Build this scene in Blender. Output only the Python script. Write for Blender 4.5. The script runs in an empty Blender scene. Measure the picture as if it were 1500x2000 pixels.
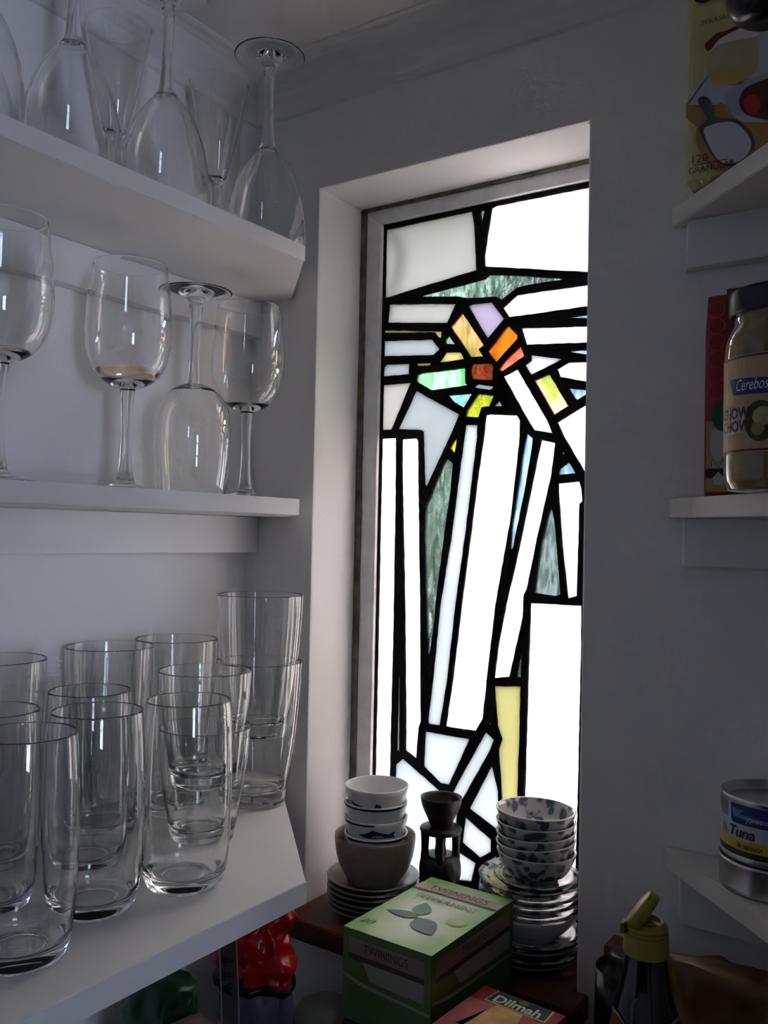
import bpy, bmesh, math, random
from mathutils import Vector, Matrix, noise

random.seed(7)
scene = bpy.context.scene
COL = scene.collection

# ------------------------------------------------------------------ camera
F_PX, W_PX, H_PX = 1752.6, 1500.0, 2000.0
YAW, PITCH, ROLL = math.radians(-34.18), math.radians(1.36), math.radians(1.175)
CAM = Vector((0.6665, -0.72, 1.75))
_f = Vector((math.sin(YAW) * math.cos(PITCH), math.cos(YAW) * math.cos(PITCH), math.sin(PITCH)))
_r0 = Vector((math.cos(YAW), -math.sin(YAW), 0))
_u0 = _r0.cross(_f)
RGT = _r0 * math.cos(ROLL) + _u0 * math.sin(ROLL)
UPV = -_r0 * math.sin(ROLL) + _u0 * math.cos(ROLL)
FWD = _f
cam_d = bpy.data.cameras.new('camera')
cam = bpy.data.objects.new('camera', cam_d)
COL.objects.link(cam)
M3 = Matrix((RGT, UPV, -FWD)).transposed()
cam.matrix_world = Matrix.Translation(CAM) @ M3.to_4x4()
cam_d.sensor_fit = 'VERTICAL'
cam_d.sensor_height = 36.0
cam_d.lens = 36.0 * F_PX / H_PX
cam_d.clip_start = 0.01
scene.camera = cam

# ------------------------------------------------------------------ sky, daylight, exposure
SKY = 15.0
world = bpy.data.worlds.new('world')
scene.world = world
world.use_nodes = True
bg = world.node_tree.nodes['Background']
bg.inputs['Color'].default_value = (0.755, 0.85, 1.0, 1)
bg.inputs['Strength'].default_value = SKY
# the kitchen window behind the camera lets in the same sky; a portal only guides the sampling
kd = bpy.data.lights.new('kitchen_window_portal', 'AREA')
kd.shape = 'RECTANGLE'
kd.size, kd.size_y = 0.46, 0.90
kd.cycles.is_portal = True
kl = bpy.data.objects.new('kitchen_window_portal', kd)
COL.objects.link(kl)
kl.location = (3.095, -1.9, 1.65)
kl.rotation_euler = (math.radians(90), 0, math.radians(90))   # faces -x, into the kitchen

scene.view_settings.view_transform = 'Standard'
scene.view_settings.look = 'None'
scene.view_settings.gamma = 1.0
scene.view_settings.use_curve_mapping = False
scene.view_settings.exposure = 1.0
cy = scene.cycles
cy.max_bounces = 22
cy.transmission_bounces = 20
cy.transparent_max_bounces = 16
cy.glossy_bounces = 5
cy.diffuse_bounces = 4
cy.sample_clamp_indirect = 6.0
cy.blur_glossy = 0.3
cy.adaptive_threshold = 0.08

def ray(px, py):
    return FWD + RGT * ((px - W_PX / 2) / F_PX) - UPV * ((py - H_PX / 2) / F_PX)
def on(px, py, axis, value):
    """Point of the room's plane (axis = value) that the photograph shows at this pixel."""
    d = ray(px, py)
    return CAM + d * ((value - CAM[axis]) / d[axis])

# ------------------------------------------------------------------ materials
MATS = {}
def mat(name, color=(0.8, 0.8, 0.8), rough=0.5, metal=0.0, trans=0.0, ior=1.45, bump=0.0, bscale=60.0,
        var=0.0, vscale=20.0, spec=0.5, coat=0.0, sss=0.0):
    if name in MATS:
        return MATS[name]
    m = bpy.data.materials.new(name)
    m.use_nodes = True
    nt = m.node_tree
    b = nt.nodes['Principled BSDF']
    b.inputs['Base Color'].default_value = (*color, 1)
    b.inputs['Roughness'].default_value = rough
    b.inputs['Metallic'].default_value = metal
    b.inputs['Transmission Weight'].default_value = trans
    b.inputs['IOR'].default_value = ior
    b.inputs['Specular IOR Level'].default_value = spec
    b.inputs['Coat Weight'].default_value = coat
    tc = nt.nodes.new('ShaderNodeTexCoord')
    if bump:
        n = nt.nodes.new('ShaderNodeTexNoise')
        n.inputs['Scale'].default_value = bscale
        n.inputs['Detail'].default_value = 4
        nt.links.new(tc.outputs['Object'], n.inputs['Vector'])
        bp = nt.nodes.new('ShaderNodeBump')
        bp.inputs['Strength'].default_value = bump
        bp.inputs['Distance'].default_value = 0.002
        nt.links.new(n.outputs['Fac'], bp.inputs['Height'])
        nt.links.new(bp.outputs['Normal'], b.inputs['Normal'])
    if var:
        n2 = nt.nodes.new('ShaderNodeTexNoise')
        n2.inputs['Scale'].default_value = vscale
        n2.inputs['Detail'].default_value = 3
        nt.links.new(tc.outputs['Object'], n2.inputs['Vector'])
        rp = nt.nodes.new('ShaderNodeValToRGB')
        rp.color_ramp.elements[0].position = 0.3
        rp.color_ramp.elements[1].position = 0.7
        rp.color_ramp.elements[0].color = (*[max(0, c * (1 - var)) for c in color], 1)
        rp.color_ramp.elements[1].color = (*[min(1, c * (1 + var * 0.6)) for c in color], 1)
        nt.links.new(n2.outputs['Fac'], rp.inputs['Fac'])
        nt.links.new(rp.outputs['Color'], b.inputs['Base Color'])
    MATS[name] = m
    return m

def srgb(r, g, b):
    f = lambda c: (c / 255 / 12.92) if c / 255 <= 0.04045 else ((c / 255 + 0.055) / 1.055) ** 2.4
    return (f(r), f(g), f(b))

def opal(name, tint, streak=0.0, weight=0.85):
    """Milky cathedral glass: light scatters through it."""
    if name in MATS:
        return MATS[name]
    m = bpy.data.materials.new(name)
    m.use_nodes = True
    nt = m.node_tree
    nt.nodes.clear()
    out = nt.nodes.new('ShaderNodeOutputMaterial')
    tr = nt.nodes.new('ShaderNodeBsdfTranslucent')
    df = nt.nodes.new('ShaderNodeBsdfDiffuse')
    gl = nt.nodes.new('ShaderNodeBsdfGlossy')
    gl.inputs['Roughness'].default_value = 0.12
    tc = nt.nodes.new('ShaderNodeTexCoord')
    nz = nt.nodes.new('ShaderNodeTexNoise')
    nz.inputs['Scale'].default_value = 9
    nz.inputs['Detail'].default_value = 3
    nt.links.new(tc.outputs['Object'], nz.inputs['Vector'])
    rp = nt.nodes.new('ShaderNodeValToRGB')
    rp.color_ramp.elements[0].color = (*[c * (1 - 0.07 - streak) for c in tint], 1)
    rp.color_ramp.elements[1].color = (*tint, 1)
    rp.color_ramp.elements[0].position = 0.35
    rp.color_ramp.elements[1].position = 0.65
    nt.links.new(nz.outputs['Fac'], rp.inputs['Fac'])
    nt.links.new(rp.outputs['Color'], tr.inputs['Color'])
    df.inputs['Color'].default_value = (0.6, 0.6, 0.58, 1)
    m1 = nt.nodes.new('ShaderNodeMixShader')
    m1.inputs['Fac'].default_value = 1 - weight
    nt.links.new(tr.outputs[0], m1.inputs[1])
    nt.links.new(df.outputs[0], m1.inputs[2])
    m2 = nt.nodes.new('ShaderNodeMixShader')
    m2.inputs['Fac'].default_value = 0.04          # matt-surfaced opal: only a faint sheen
    nt.links.new(m1.outputs[0], m2.inputs[1])
    nt.links.new(gl.outputs[0], m2.inputs[2])
    nt.links.new(m2.outputs[0], out.inputs['Surface'])
    MATS[name] = m
    return m

def cathedral(name, c1, c2, milky=0.35, scale=(40, 40, 12), bump=0.16):
    """Streaky hammered glass: clear refraction with some body colour that scatters."""
    if name in MATS:
        return MATS[name]
    m = bpy.data.materials.new(name)
    m.use_nodes = True
    nt = m.node_tree
    b = nt.nodes['Principled BSDF']
    out = nt.nodes['Material Output']
    tc = nt.nodes.new('ShaderNodeTexCoord')
    mp = nt.nodes.new('ShaderNodeMapping')
    mp.inputs['Scale'].default_value = scale
    mp.inputs['Rotation'].default_value = (0, 0.5, 0)
    nt.links.new(tc.outputs['Object'], mp.inputs['Vector'])
    nz = nt.nodes.new('ShaderNodeTexNoise')
    nz.inputs['Scale'].default_value = 2.2
    nz.inputs['Detail'].default_value = 3
    nz.inputs['Distortion'].default_value = 1.2
    nt.links.new(mp.outputs[0], nz.inputs['Vector'])
    rp = nt.nodes.new('ShaderNodeValToRGB')
    rp.color_ramp.elements[0].position = 0.42
    rp.color_ramp.elements[1].position = 0.58
    rp.color_ramp.elements[0].color = (*c1, 1)
    rp.color_ramp.elements[1].color = (*c2, 1)
    nt.links.new(nz.outputs['Fac'], rp.inputs['Fac'])
    b.inputs['Transmission Weight'].default_value = 1.0
    b.inputs['Roughness'].default_value = 0.06
    b.inputs['IOR'].default_value = 1.5
    nt.links.new(rp.outputs['Color'], b.inputs['Base Color'])
    n2 = nt.nodes.new('ShaderNodeTexNoise')
    n2.inputs['Scale'].default_value = 120
    nt.links.new(tc.outputs['Object'], n2.inputs['Vector'])
    bp = nt.nodes.new('ShaderNodeBump')
    bp.inputs['Strength'].default_value = bump
    bp.inputs['Distance'].default_value = 0.002
    nt.links.new(n2.outputs['Fac'], bp.inputs['Height'])
    nt.links.new(bp.outputs['Normal'], b.inputs['Normal'])
    tr = nt.nodes.new('ShaderNodeBsdfTranslucent')
    nt.links.new(rp.outputs['Color'], tr.inputs['Color'])
    mx = nt.nodes.new('ShaderNodeMixShader')
    mx.inputs['Fac'].default_value = milky
    nt.links.new(b.outputs[0], mx.inputs[1])
    nt.links.new(tr.outputs[0], mx.inputs[2])
    nt.links.new(mx.outputs[0], out.inputs['Surface'])
    MATS[name] = m
    return m

def willow(name):
    """Porcelain, its white greyed for shade, with a blue-grey brushed flower print."""
    m = bpy.data.materials.new(name)
    m.use_nodes = True
    nt = m.node_tree
    b = nt.nodes['Principled BSDF']
    b.inputs['Roughness'].default_value = 0.12
    tc = nt.nodes.new('ShaderNodeTexCoord')
    vo = nt.nodes.new('ShaderNodeTexVoronoi')
    vo.inputs['Scale'].default_value = 95
    nt.links.new(tc.outputs['Object'], vo.inputs['Vector'])
    nz = nt.nodes.new('ShaderNodeTexNoise')
    nz.inputs['Scale'].default_value = 170
    nz.inputs['Detail'].default_value = 3
    nt.links.new(tc.outputs['Object'], nz.inputs['Vector'])
    ad = nt.nodes.new('ShaderNodeMath')
    ad.operation = 'MULTIPLY_ADD'
    nt.links.new(nz.outputs['Fac'], ad.inputs[0])
    ad.inputs[1].default_value = 0.9
    nt.links.new(vo.outputs['Distance'], ad.inputs[2])
    rp = nt.nodes.new('ShaderNodeValToRGB')
    rp.color_ramp.elements[0].position = 0.80
    rp.color_ramp.elements[1].position = 0.98
    rp.color_ramp.elements[0].color = (*srgb(66, 76, 100), 1)
    rp.color_ramp.elements[1].color = (0.44, 0.45, 0.43, 1)  # white ground lowered to grey, shade put into the colour
    nt.links.new(ad.outputs[0], rp.inputs['Fac'])
    nt.links.new(rp.outputs['Color'], b.inputs['Base Color'])
    MATS[name] = m
    return m

plaster = mat('painted plaster', (0.88, 0.865, 0.85), 0.75, bump=0.12, bscale=220, spec=0.25)
kitchen_m = mat('kitchen wall paint', srgb(120, 112, 100), 0.8, var=0.08, vscale=3)
ceil_m = mat('ceiling paint', (0.84, 0.83, 0.81), 0.8, bump=0.05, bscale=120, spec=0.2)
shelf_m = mat('white melamine', (0.86, 0.85, 0.83), 0.38, bump=0.03, bscale=300)
edge_m = mat('melamine edging', (0.79, 0.78, 0.76), 0.33)
cream_m = mat('cream gloss paint', (0.74, 0.71, 0.64), 0.4, bump=0.05, bscale=90)
batten_m = mat('painted batten', (0.82, 0.81, 0.79), 0.55, bump=0.06, bscale=120)
alu_m = mat('grey window frame paint', (0.86, 0.85, 0.87), 0.4, bump=0.1, bscale=90, var=0.12, vscale=60)
lead_m = mat('blackened lead', (0.012, 0.011, 0.010), 0.75, bump=0.5, bscale=400, spec=0.15)
wood_m = mat('dark stained sill wood', srgb(96, 58, 38), 0.45, bump=0.1, bscale=80, var=0.35, vscale=30)
ebony_m = mat('dark turned wood', srgb(34, 23, 20), 0.4, bump=0.08, bscale=90, var=0.3, vscale=40)
glass_m = mat('clear glass', (0.997, 1.0, 0.999), 0.0, trans=1.0, ior=1.48)
thick_m = mat('tumbler glass', (0.992, 1.0, 0.997), 0.0, trans=1.0, ior=1.5)
fill_m = mat('pale rose fill', srgb(246, 220, 198), 0.0, trans=1.0, ior=1.34)
porc_m = mat('white porcelain', (0.72, 0.73, 0.73), 0.12)
blue_m = mat('cobalt brushwork', srgb(36, 48, 96), 0.2)
ware_m = mat('grey stoneware', srgb(150, 138, 120), 0.5, bump=0.15, bscale=150, var=0.18, vscale=70)
grey_plate_m = mat('grey glazed plate', srgb(150, 142, 136), 0.15, var=0.1, vscale=40)
floor_m = mat('kitchen floor', srgb(96, 76, 60), 0.5, var=0.1, vscale=4)
bench_m = mat('dark bench top', srgb(60, 54, 50), 0.5, var=0.1, vscale=12)
steel_m = mat('tin plate', (0.62, 0.61, 0.60), 0.3, metal=1.0)
willow_m = willow('blue printed porcelain')

# ------------------------------------------------------------------ mesh helpers
def empty(name, loc, rz=0.0, rot=None):
    o = bpy.data.objects.new(name, None)
    o.empty_display_size = 0.02
    o.location = loc
    o.rotation_euler = rot if rot else (0, 0, rz)
    COL.objects.link(o)
    return o
def tag(o, label, cat, group=None):
    o['label'] = label
    o['category'] = cat
    if group:
        o['group'] = group
    return o
def struct(o):
    o['kind'] = 'structure'
    return o
def link(name, me, m, parent=None, smooth=False):
    o = bpy.data.objects.new(name, me)
    COL.objects.link(o)
    if m is not None and not me.materials:
        me.materials.append(m)
    if parent is not None:
        o.parent = parent
    if smooth:
        me.polygons.foreach_set('use_smooth', [True] * len(me.polygons))
    return o
def pyd(name, verts, faces, m, parent=None, smooth=False):
    me = bpy.data.meshes.new(name)
    me.from_pydata([tuple(v) for v in verts], [], faces)
    me.update()
    return link(name, me, m, parent, smooth)
def box(name, a, b, m, parent=None, bev=0.0):
    bm = bmesh.new()
    bmesh.ops.create_cube(bm, size=1.0)
    for v in bm.verts:
        for i in range(3):
            v.co[i] = (a[i] + b[i]) / 2 + v.co[i] * (b[i] - a[i])
    if bev:
        bmesh.ops.bevel(bm, geom=bm.edges[:], offset=bev, segments=2, affect='EDGES', profile=0.6)
    me = bpy.data.meshes.new(name)
    bm.to_mesh(me)
    bm.free()
    return link(name, me, m, parent)
def prism(name, poly, z0, z1, m, parent=None, bev=0.0):
    """Vertical prism over a plan polygon."""
    bm = bmesh.new()
    vs = [bm.verts.new((x, y, z0)) for x, y in poly]
    f = bm.faces.new(vs)
    r = bmesh.ops.extrude_face_region(bm, geom=[f])
    for v in r['geom']:
        if isinstance(v, bmesh.types.BMVert):
            v.co.z = z1
    bmesh.ops.recalc_face_normals(bm, faces=bm.faces)
    if bev:
        bmesh.ops.bevel(bm, geom=bm.edges[:], offset=bev, segments=2, affect='EDGES')
    me = bpy.data.meshes.new(name)
    bm.to_mesh(me)
    bm.free()
    return link(name, me, m, parent)
def smooth_profile(pts, n=4):
    """Catmull-Rom through (r, z) points; repeat a point to make a sharp corner."""
    out = []
    for i in range(len(pts) - 1):
        p0 = pts[max(i - 1, 0)]; p1 = pts[i]; p2 = pts[i + 1]; p3 = pts[min(i + 2, len(pts) - 1)]
        if p1 == p2:
            continue
        for k in range(n):
            t = k / n
            q = []
            for a in range(2):
                q.append(0.5 * ((2 * p1[a]) + (-p0[a] + p2[a]) * t + (2 * p0[a] - 5 * p1[a] + 4 * p2[a] - p3[a]) * t * t
                                + (-p0[a] + 3 * p1[a] - 3 * p2[a] + p3[a]) * t ** 3))
            out.append((max(q[0], 0.0), q[1]))
    out.append(pts[-1])
    return out
LATHES = {}
def lathe_mesh(name, prof, seg=48, key=None, warp=None):
    if key and key in LATHES:
        return LATHES[key]
    verts, faces, rings = [], [], []
    for r, z in prof:
        if r < 1e-6:
            rings.append([len(verts)])
            verts.append((0, 0, z))
        else:
            rings.append(list(range(len(verts), len(verts) + seg)))
            for k in range(seg):
                a = 2 * math.pi * k / seg
                rr = r * (warp(a, z) if warp else 1.0)
                verts.append((rr * math.cos(a), rr * math.sin(a), z))
    for i in range(len(rings) - 1):
        A, B = rings[i], rings[i + 1]
        for k in range(seg):
            k2 = (k + 1) % seg
            if len(A) == 1 and len(B) == 1:
                break
            if len(A) == 1:
                faces.append((A[0], B[k2], B[k]))
            elif len(B) == 1:
                faces.append((A[k], A[k2], B[0]))
            else:
                faces.append((A[k], A[k2], B[k2], B[k]))
    me = bpy.data.meshes.new(name)
    me.from_pydata(verts, [], faces)
    me.update()
    me.polygons.foreach_set('use_smooth', [True] * len(me.polygons))
    if key:
        LATHES[key] = me
    return me
def lathe(name, prof, m, parent=None, seg=48, key=None, warp=None):
    return link(name, lathe_mesh(name, prof, seg, key, warp), m, parent)
def copy_tree(o, parent=None):
    c = o.copy()
    COL.objects.link(c)
    c.parent = parent
    for ch in list(o.children):
        copy_tree(ch, c)
    return c

def text_mesh(txt, size, shear=0.0, bold=0.0, sx=1.0, extrude=0.0):
    cu = bpy.data.curves.new('lettering', 'FONT')
    cu.body = txt
    cu.size = size
    cu.shear = shear
    cu.offset = bold
    cu.align_x = 'CENTER'
    cu.align_y = 'CENTER'
    cu.extrude = extrude
    cu.resolution_u = 3
    o = bpy.data.objects.new('tmp_text', cu)
    COL.objects.link(o)
    dg = bpy.context.evaluated_depsgraph_get()
    me = bpy.data.meshes.new_from_object(o.evaluated_get(dg))
    bpy.data.objects.remove(o)
    bpy.data.curves.remove(cu)
    for v in me.vertices:
        v.co.x *= sx
    return me
def text(txt, size, loc, rot, m, parent, shear=0.0, bold=0.0, sx=1.0):
    me = text_mesh(txt, size, shear, bold, sx)
    me.name = 'lettering'
    me.materials.clear()
    o = link('lettering', me, m, parent)
    o.location = loc
    o.rotation_euler = rot
    return o
def wrap(me, rfun, ang, z0):
    """Bend a flat mesh (x along, y up) onto a surface of revolution around local z."""
    for v in me.vertices:
        x, y = v.co.x, v.co.y
        z = z0 + y
        r = rfun(z)
        a = ang + x / r
        r += v.co.z
        v.co = (r * math.cos(a), r * math.sin(a), z)
    me.update()
    return me
def flat_poly(pts, sub=0.004, m=None, lift=0.0003):
    """Triangulated, subdivided flat polygon, for wrapping."""
    bm = bmesh.new()
    f = bm.faces.new([bm.verts.new((x, y, lift)) for x, y in pts])
    bmesh.ops.triangulate(bm, faces=bm.faces[:])
    for _ in range(5):
        es = [e for e in bm.edges if e.calc_length() > sub]
        if not es:
            break
        bmesh.ops.subdivide_edges(bm, edges=es, cuts=1, use_grid_fill=False)
        bmesh.ops.triangulate(bm, faces=bm.faces[:])
    me = bpy.data.meshes.new('print')
    bm.to_mesh(me)
    bm.free()
    if m:
        me.materials.append(m)
    return me
def circle_pts(cx, cy, rx, ry=None, n=20):
    ry = ry or rx
    return [(cx + rx * math.cos(2 * math.pi * k / n), cy + ry * math.sin(2 * math.pi * k / n)) for k in range(n)]
def flat(name, pts, m, parent, M, lift=0.0003):
    """Flat print: 2D polygon carried by a 4x4 matrix (x, y in the plane, z = lift)."""
    vs = [M @ Vector((x, y, lift)) for x, y in pts]
    return pyd(name, vs, [tuple(range(len(vs)))], m, parent)

# ------------------------------------------------------------------ room shell
RW = 0.95                      # right wall
CEIL = 2.236
SILL = 1.373
OX0, OX1, OZ1 = 0.0893, 0.3803, 2.1048        # window opening in the back wall
WT = 0.13                      # back wall thickness
GY = 0.084                     # glass plane
def ring_wall(name, axis, p0, p1, outer, inner, m):
    """Wall slab with one rectangular opening. outer/inner = (a0, a1, z0, z1); axis = wall normal."""
    def pt(a, z, p):
        return (a, p, z) if axis == 'y' else (p, a, z)
    rects = []
    for p in (p0, p1):
        for (a0, a1, z0, z1) in (outer, inner):
            rects.append([pt(a0, z0, p), pt(a1, z0, p), pt(a1, z1, p), pt(a0, z1, p)])
    vs = sum(rects, [])
    fs = []
    for k in range(4):
        n = (k + 1) % 4
        fs.append((k, n, 4 + n, 4 + k))                 # face at p0
        fs.append((8 + k, 12 + k, 12 + n, 8 + n))       # face at p1
        fs.append((4 + k, 4 + n, 12 + n, 12 + k))       # reveal
        fs.append((k, 8 + k, 8 + n, n))                 # outside
    bm = bmesh.new()
    bv = [bm.verts.new(v) for v in vs]
    for f in fs:
        bm.faces.new([bv[i] for i in f])
    bmesh.ops.recalc_face_normals(bm, faces=bm.faces)
    me = bpy.data.meshes.new(name)
    bm.to_mesh(me)
    bm.free()
    o = link(name, me, m)
    return struct(o)
wall_back = ring_wall('wall_back', 'y', 0.0, WT, (-0.1, RW + 0.1, 0.0, CEIL + 0.1), (OX0, OX1, SILL - 0.02, OZ1), plaster)
bv = wall_back.modifiers.new('soft_edge', 'BEVEL')
bv.width = 0.003
bv.segments = 2
bv.limit_method = 'ANGLE'
wall_left = struct(box('wall_left', (-0.1, -2.9, 0), (0, 0, CEIL + 0.1), plaster))
wall_right = struct(box('wall_right', (RW, -0.62, 0), (RW + 0.1, 0, CEIL + 0.1), plaster))
wall_front = struct(box('wall_front', (-0.1, -3.0, 0), (3.2, -2.9, CEIL + 0.1), kitchen_m))
wall_pantry = struct(box('wall_pantry', (0.0, -1.5, 0), (RW + 0.1, -1.4, CEIL), plaster))  # unseen wall, added to bounce window light back into the pantry
bounce_absorber = struct(box('bounce_absorber', (0.0, -1.4, 0), (RW + 0.1, -1.385, 1.40), mat('added dark absorber', srgb(64, 48, 38), 0.5)))  # unseen dark sheet added to soak up bounce light low down
wall_kitchen = struct(box('wall_kitchen', (RW + 0.1, -0.62, 0), (3.2, -0.52, CEIL + 0.1), kitchen_m))
wall_far = ring_wall('wall_far', 'x', 3.1, 3.2, (-2.9, -0.62, 0.0, CEIL + 0.1), (-2.13, -1.67, 1.2, 2.10), kitchen_m)
floor = struct(box('floor', (-0.1, -3.0, -0.1), (3.2, 0.0, 0.0), floor_m))
ceiling = struct(box('ceiling', (-0.1, -3.0, CEIL), (3.2, 0.0, CEIL + 0.1), ceil_m))
# coved cornice along the back wall and the left wall
def cove(name, along, a0, a1):
    n, vs, fs = 8, [], []
    top, low, dep = CEIL, CEIL - 0.046, 0.036
    for a in (a0, a1):
        prof = [(0.0, low - 0.002), (0.003, low)]
        for k in range(n + 1):
            t = math.pi / 2 * k / n
            prof.append((0.003 + (dep - 0.006) * (1 - math.cos(t)), low + (top - low - 0.003) * math.sin(t)))
        prof += [(dep, top - 0.001), (dep, top), (0.0, top)]
        for d, z in prof:
            vs.append((a, -d, z) if along == 'x' else (d, a, z))
    m_ = len(vs) // 2
    for k in range(m_):
        k2 = (k + 1) % m_
        fs.append((k, k2, m_ + k2, m_ + k))
    fs += [tuple(range(m_)), tuple(range(2 * m_ - 1, m_ - 1, -1))]
    return struct(pyd(name, vs, fs, ceil_m))
cove('trim_1', 'x', 0.0, RW)
cove('trim_2', 'y', -2.9, 0.0)

# kitchen window that lights the shelves from behind the camera (sash with glazing bars)
w2 = struct(empty('window_2', (3.15, -1.9, 1.2)))
for y in (-0.23, -0.015, 0.205):
    box('glazing_bar', (-0.02, y, 0), (0.02, y + 0.025, 0.90), alu_m, w2)
for z in (0.0, 0.29, 0.58, 0.87):
    box('glazing_bar', (-0.025, -0.23, z), (0.015, 0.23, z + 0.03), alu_m, w2)

blue_filter = bpy.data.materials.new('added bluish light filter')  # colour filter added to make the light from this window bluer
blue_filter.use_nodes = True
_nt = blue_filter.node_tree
_nt.nodes.clear()
_o = _nt.nodes.new('ShaderNodeOutputMaterial')
_t = _nt.nodes.new('ShaderNodeBsdfTransparent')
_t.inputs['Color'].default_value = (0.74, 0.79, 0.95, 1)
_g = _nt.nodes.new('ShaderNodeBsdfGlossy')
_g.inputs['Roughness'].default_value = 0.02
_m = _nt.nodes.new('ShaderNodeMixShader')
_m.inputs['Fac'].default_value = 0.05
_nt.links.new(_t.outputs[0], _m.inputs[1])
_nt.links.new(_g.outputs[0], _m.inputs[2])
_nt.links.new(_m.outputs[0], _o.inputs['Surface'])
for y in (-0.205, 0.01):
    for z in (0.03, 0.32, 0.61):
        pyd('pane', [(0.0, y, z), (0.0, y + 0.195, z), (0.0, y + 0.195, z + 0.26), (0.0, y, z + 0.26)], [(0, 1, 2, 3)], blue_filter, w2)

# ------------------------------------------------------------------ stained-glass window
win = struct(empty('window_1', (0, 0, 0)))
FX0, FX1, FZ0, FZ1 = OX0 + 0.0062, OX1, SILL, OZ1       # frame outside
GX0, GX1, GZ0, GZ1 = 0.1150, 0.3625, SILL + 0.016, 2.0866  # glass opening
def rail(p_out, p_in):
    """One mitred length of the frame: two outer corners, two inner corners in x-z."""
    (a, b), (c, d) = p_out, p_in
    vs = []
    for y in (0.0755, 0.10):
        vs += [(a[0], y, a[1]), (b[0], y, b[1]), (d[0], y, d[1]), (c[0], y, c[1])]
    fs = [(0, 1, 2, 3), (7, 6, 5, 4), (0, 4, 5, 1), (1, 5, 6, 2), (2, 6, 7, 3), (3, 7, 4, 0)]
    o = pyd('frame_rail', vs, fs, alu_m, win)
    b_ = o.modifiers.new('soft_edge', 'BEVEL')
    b_.width = 0.0012
    b_.segments = 2
    return o
oc = [(FX0, FZ0), (FX1, FZ0), (FX1, FZ1 - 0.0012), (FX0, FZ1 - 0.0012)]
ic = [(GX0, GZ0), (GX1, GZ0), (GX1, GZ1), (GX0, GZ1)]
for k in range(4):
    n = (k + 1) % 4
    rail((oc[k], oc[n]), (ic[k], ic[n]))
# mastic line between frame and reveal
grime_m = mat('grimy mastic', srgb(120, 112, 98), 0.8, var=0.5, vscale=70)
box('mastic', (OX0, 0.0725, OZ1 - 0.0035), (OX1, 0.0765, OZ1), grime_m, win)
box('mastic', (OX0, 0.0735, SILL), (FX0 + 0.0012, 0.0795, OZ1 - 0.0035), grime_m, win)

OP = dict(
    white=opal('opal white glass', (0.86, 0.77, 0.72)),
    cool=opal('opal cool white glass', (0.42, 0.41, 0.40)),
    warm=opal('opal warm white glass', (0.86, 0.75, 0.69)),
    green=opal('opal shaded green glass', (0.345, 0.325, 0.295)),  # tint darkened for the shade on the top left panes
    dim=opal('opal shaded white glass', (0.335, 0.33, 0.32)),  # white opal with the shade of the left panes put into its tint
    cream=opal('opal shaded cream glass', (0.37, 0.34, 0.31)),  # cream tint, also lowered for shade
    lilac=opal('opal lilac glass', (0.34, 0.295, 0.33)),
    pale=opal('opal pale yellow glass', (0.46, 0.41, 0.22)),
    yellow=opal('yellow glass', (0.40, 0.36, 0.21)),
    clear=cathedral('hammered clear glass', (0.15, 0.18, 0.17), (0.66, 0.69, 0.72), 0.010, scale=(60, 60, 16), bump=0.3),
    blue=cathedral('pale blue hammered glass', (0.30, 0.42, 0.56), (0.66, 0.76, 0.90), 0.07),
    teal=cathedral('teal hammered glass', (0.30, 0.60, 0.62), (0.50, 0.70, 0.76), 0.03),
    grn=cathedral('leaf green streaky glass', (0.16, 0.50, 0.18), (0.55, 0.74, 0.55), 0.10),
    olive=cathedral('olive streaky glass', (0.42, 0.50, 0.04), (0.66, 0.60, 0.06), 0.09),
    peach=cathedral('peach and olive streaky glass', (0.36, 0.28, 0.08), (0.95, 0.44, 0.26), 0.11),
    peach2=cathedral('rose and lime streaky glass', (0.42, 0.44, 0.10), (0.98, 0.50, 0.36), 0.17),
    orange=cathedral('amber orange glass', (0.55, 0.16, 0.01), (0.80, 0.28, 0.03), 0.13),
    coral=cathedral('coral red glass', (0.80, 0.13, 0.08), (0.94, 0.26, 0.17), 0.24),
    brown=cathedral('red brown glass', (0.26, 0.05, 0.02), (0.46, 0.10, 0.04), 0.10),
    amber=cathedral('amber yellow glass', (0.70, 0.42, 0.02), (0.86, 0.56, 0.04), 0.17),
    grey=cathedral('smoke grey glass', (0.30, 0.36, 0.36), (0.45, 0.50, 0.50), 0.05),
)
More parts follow.
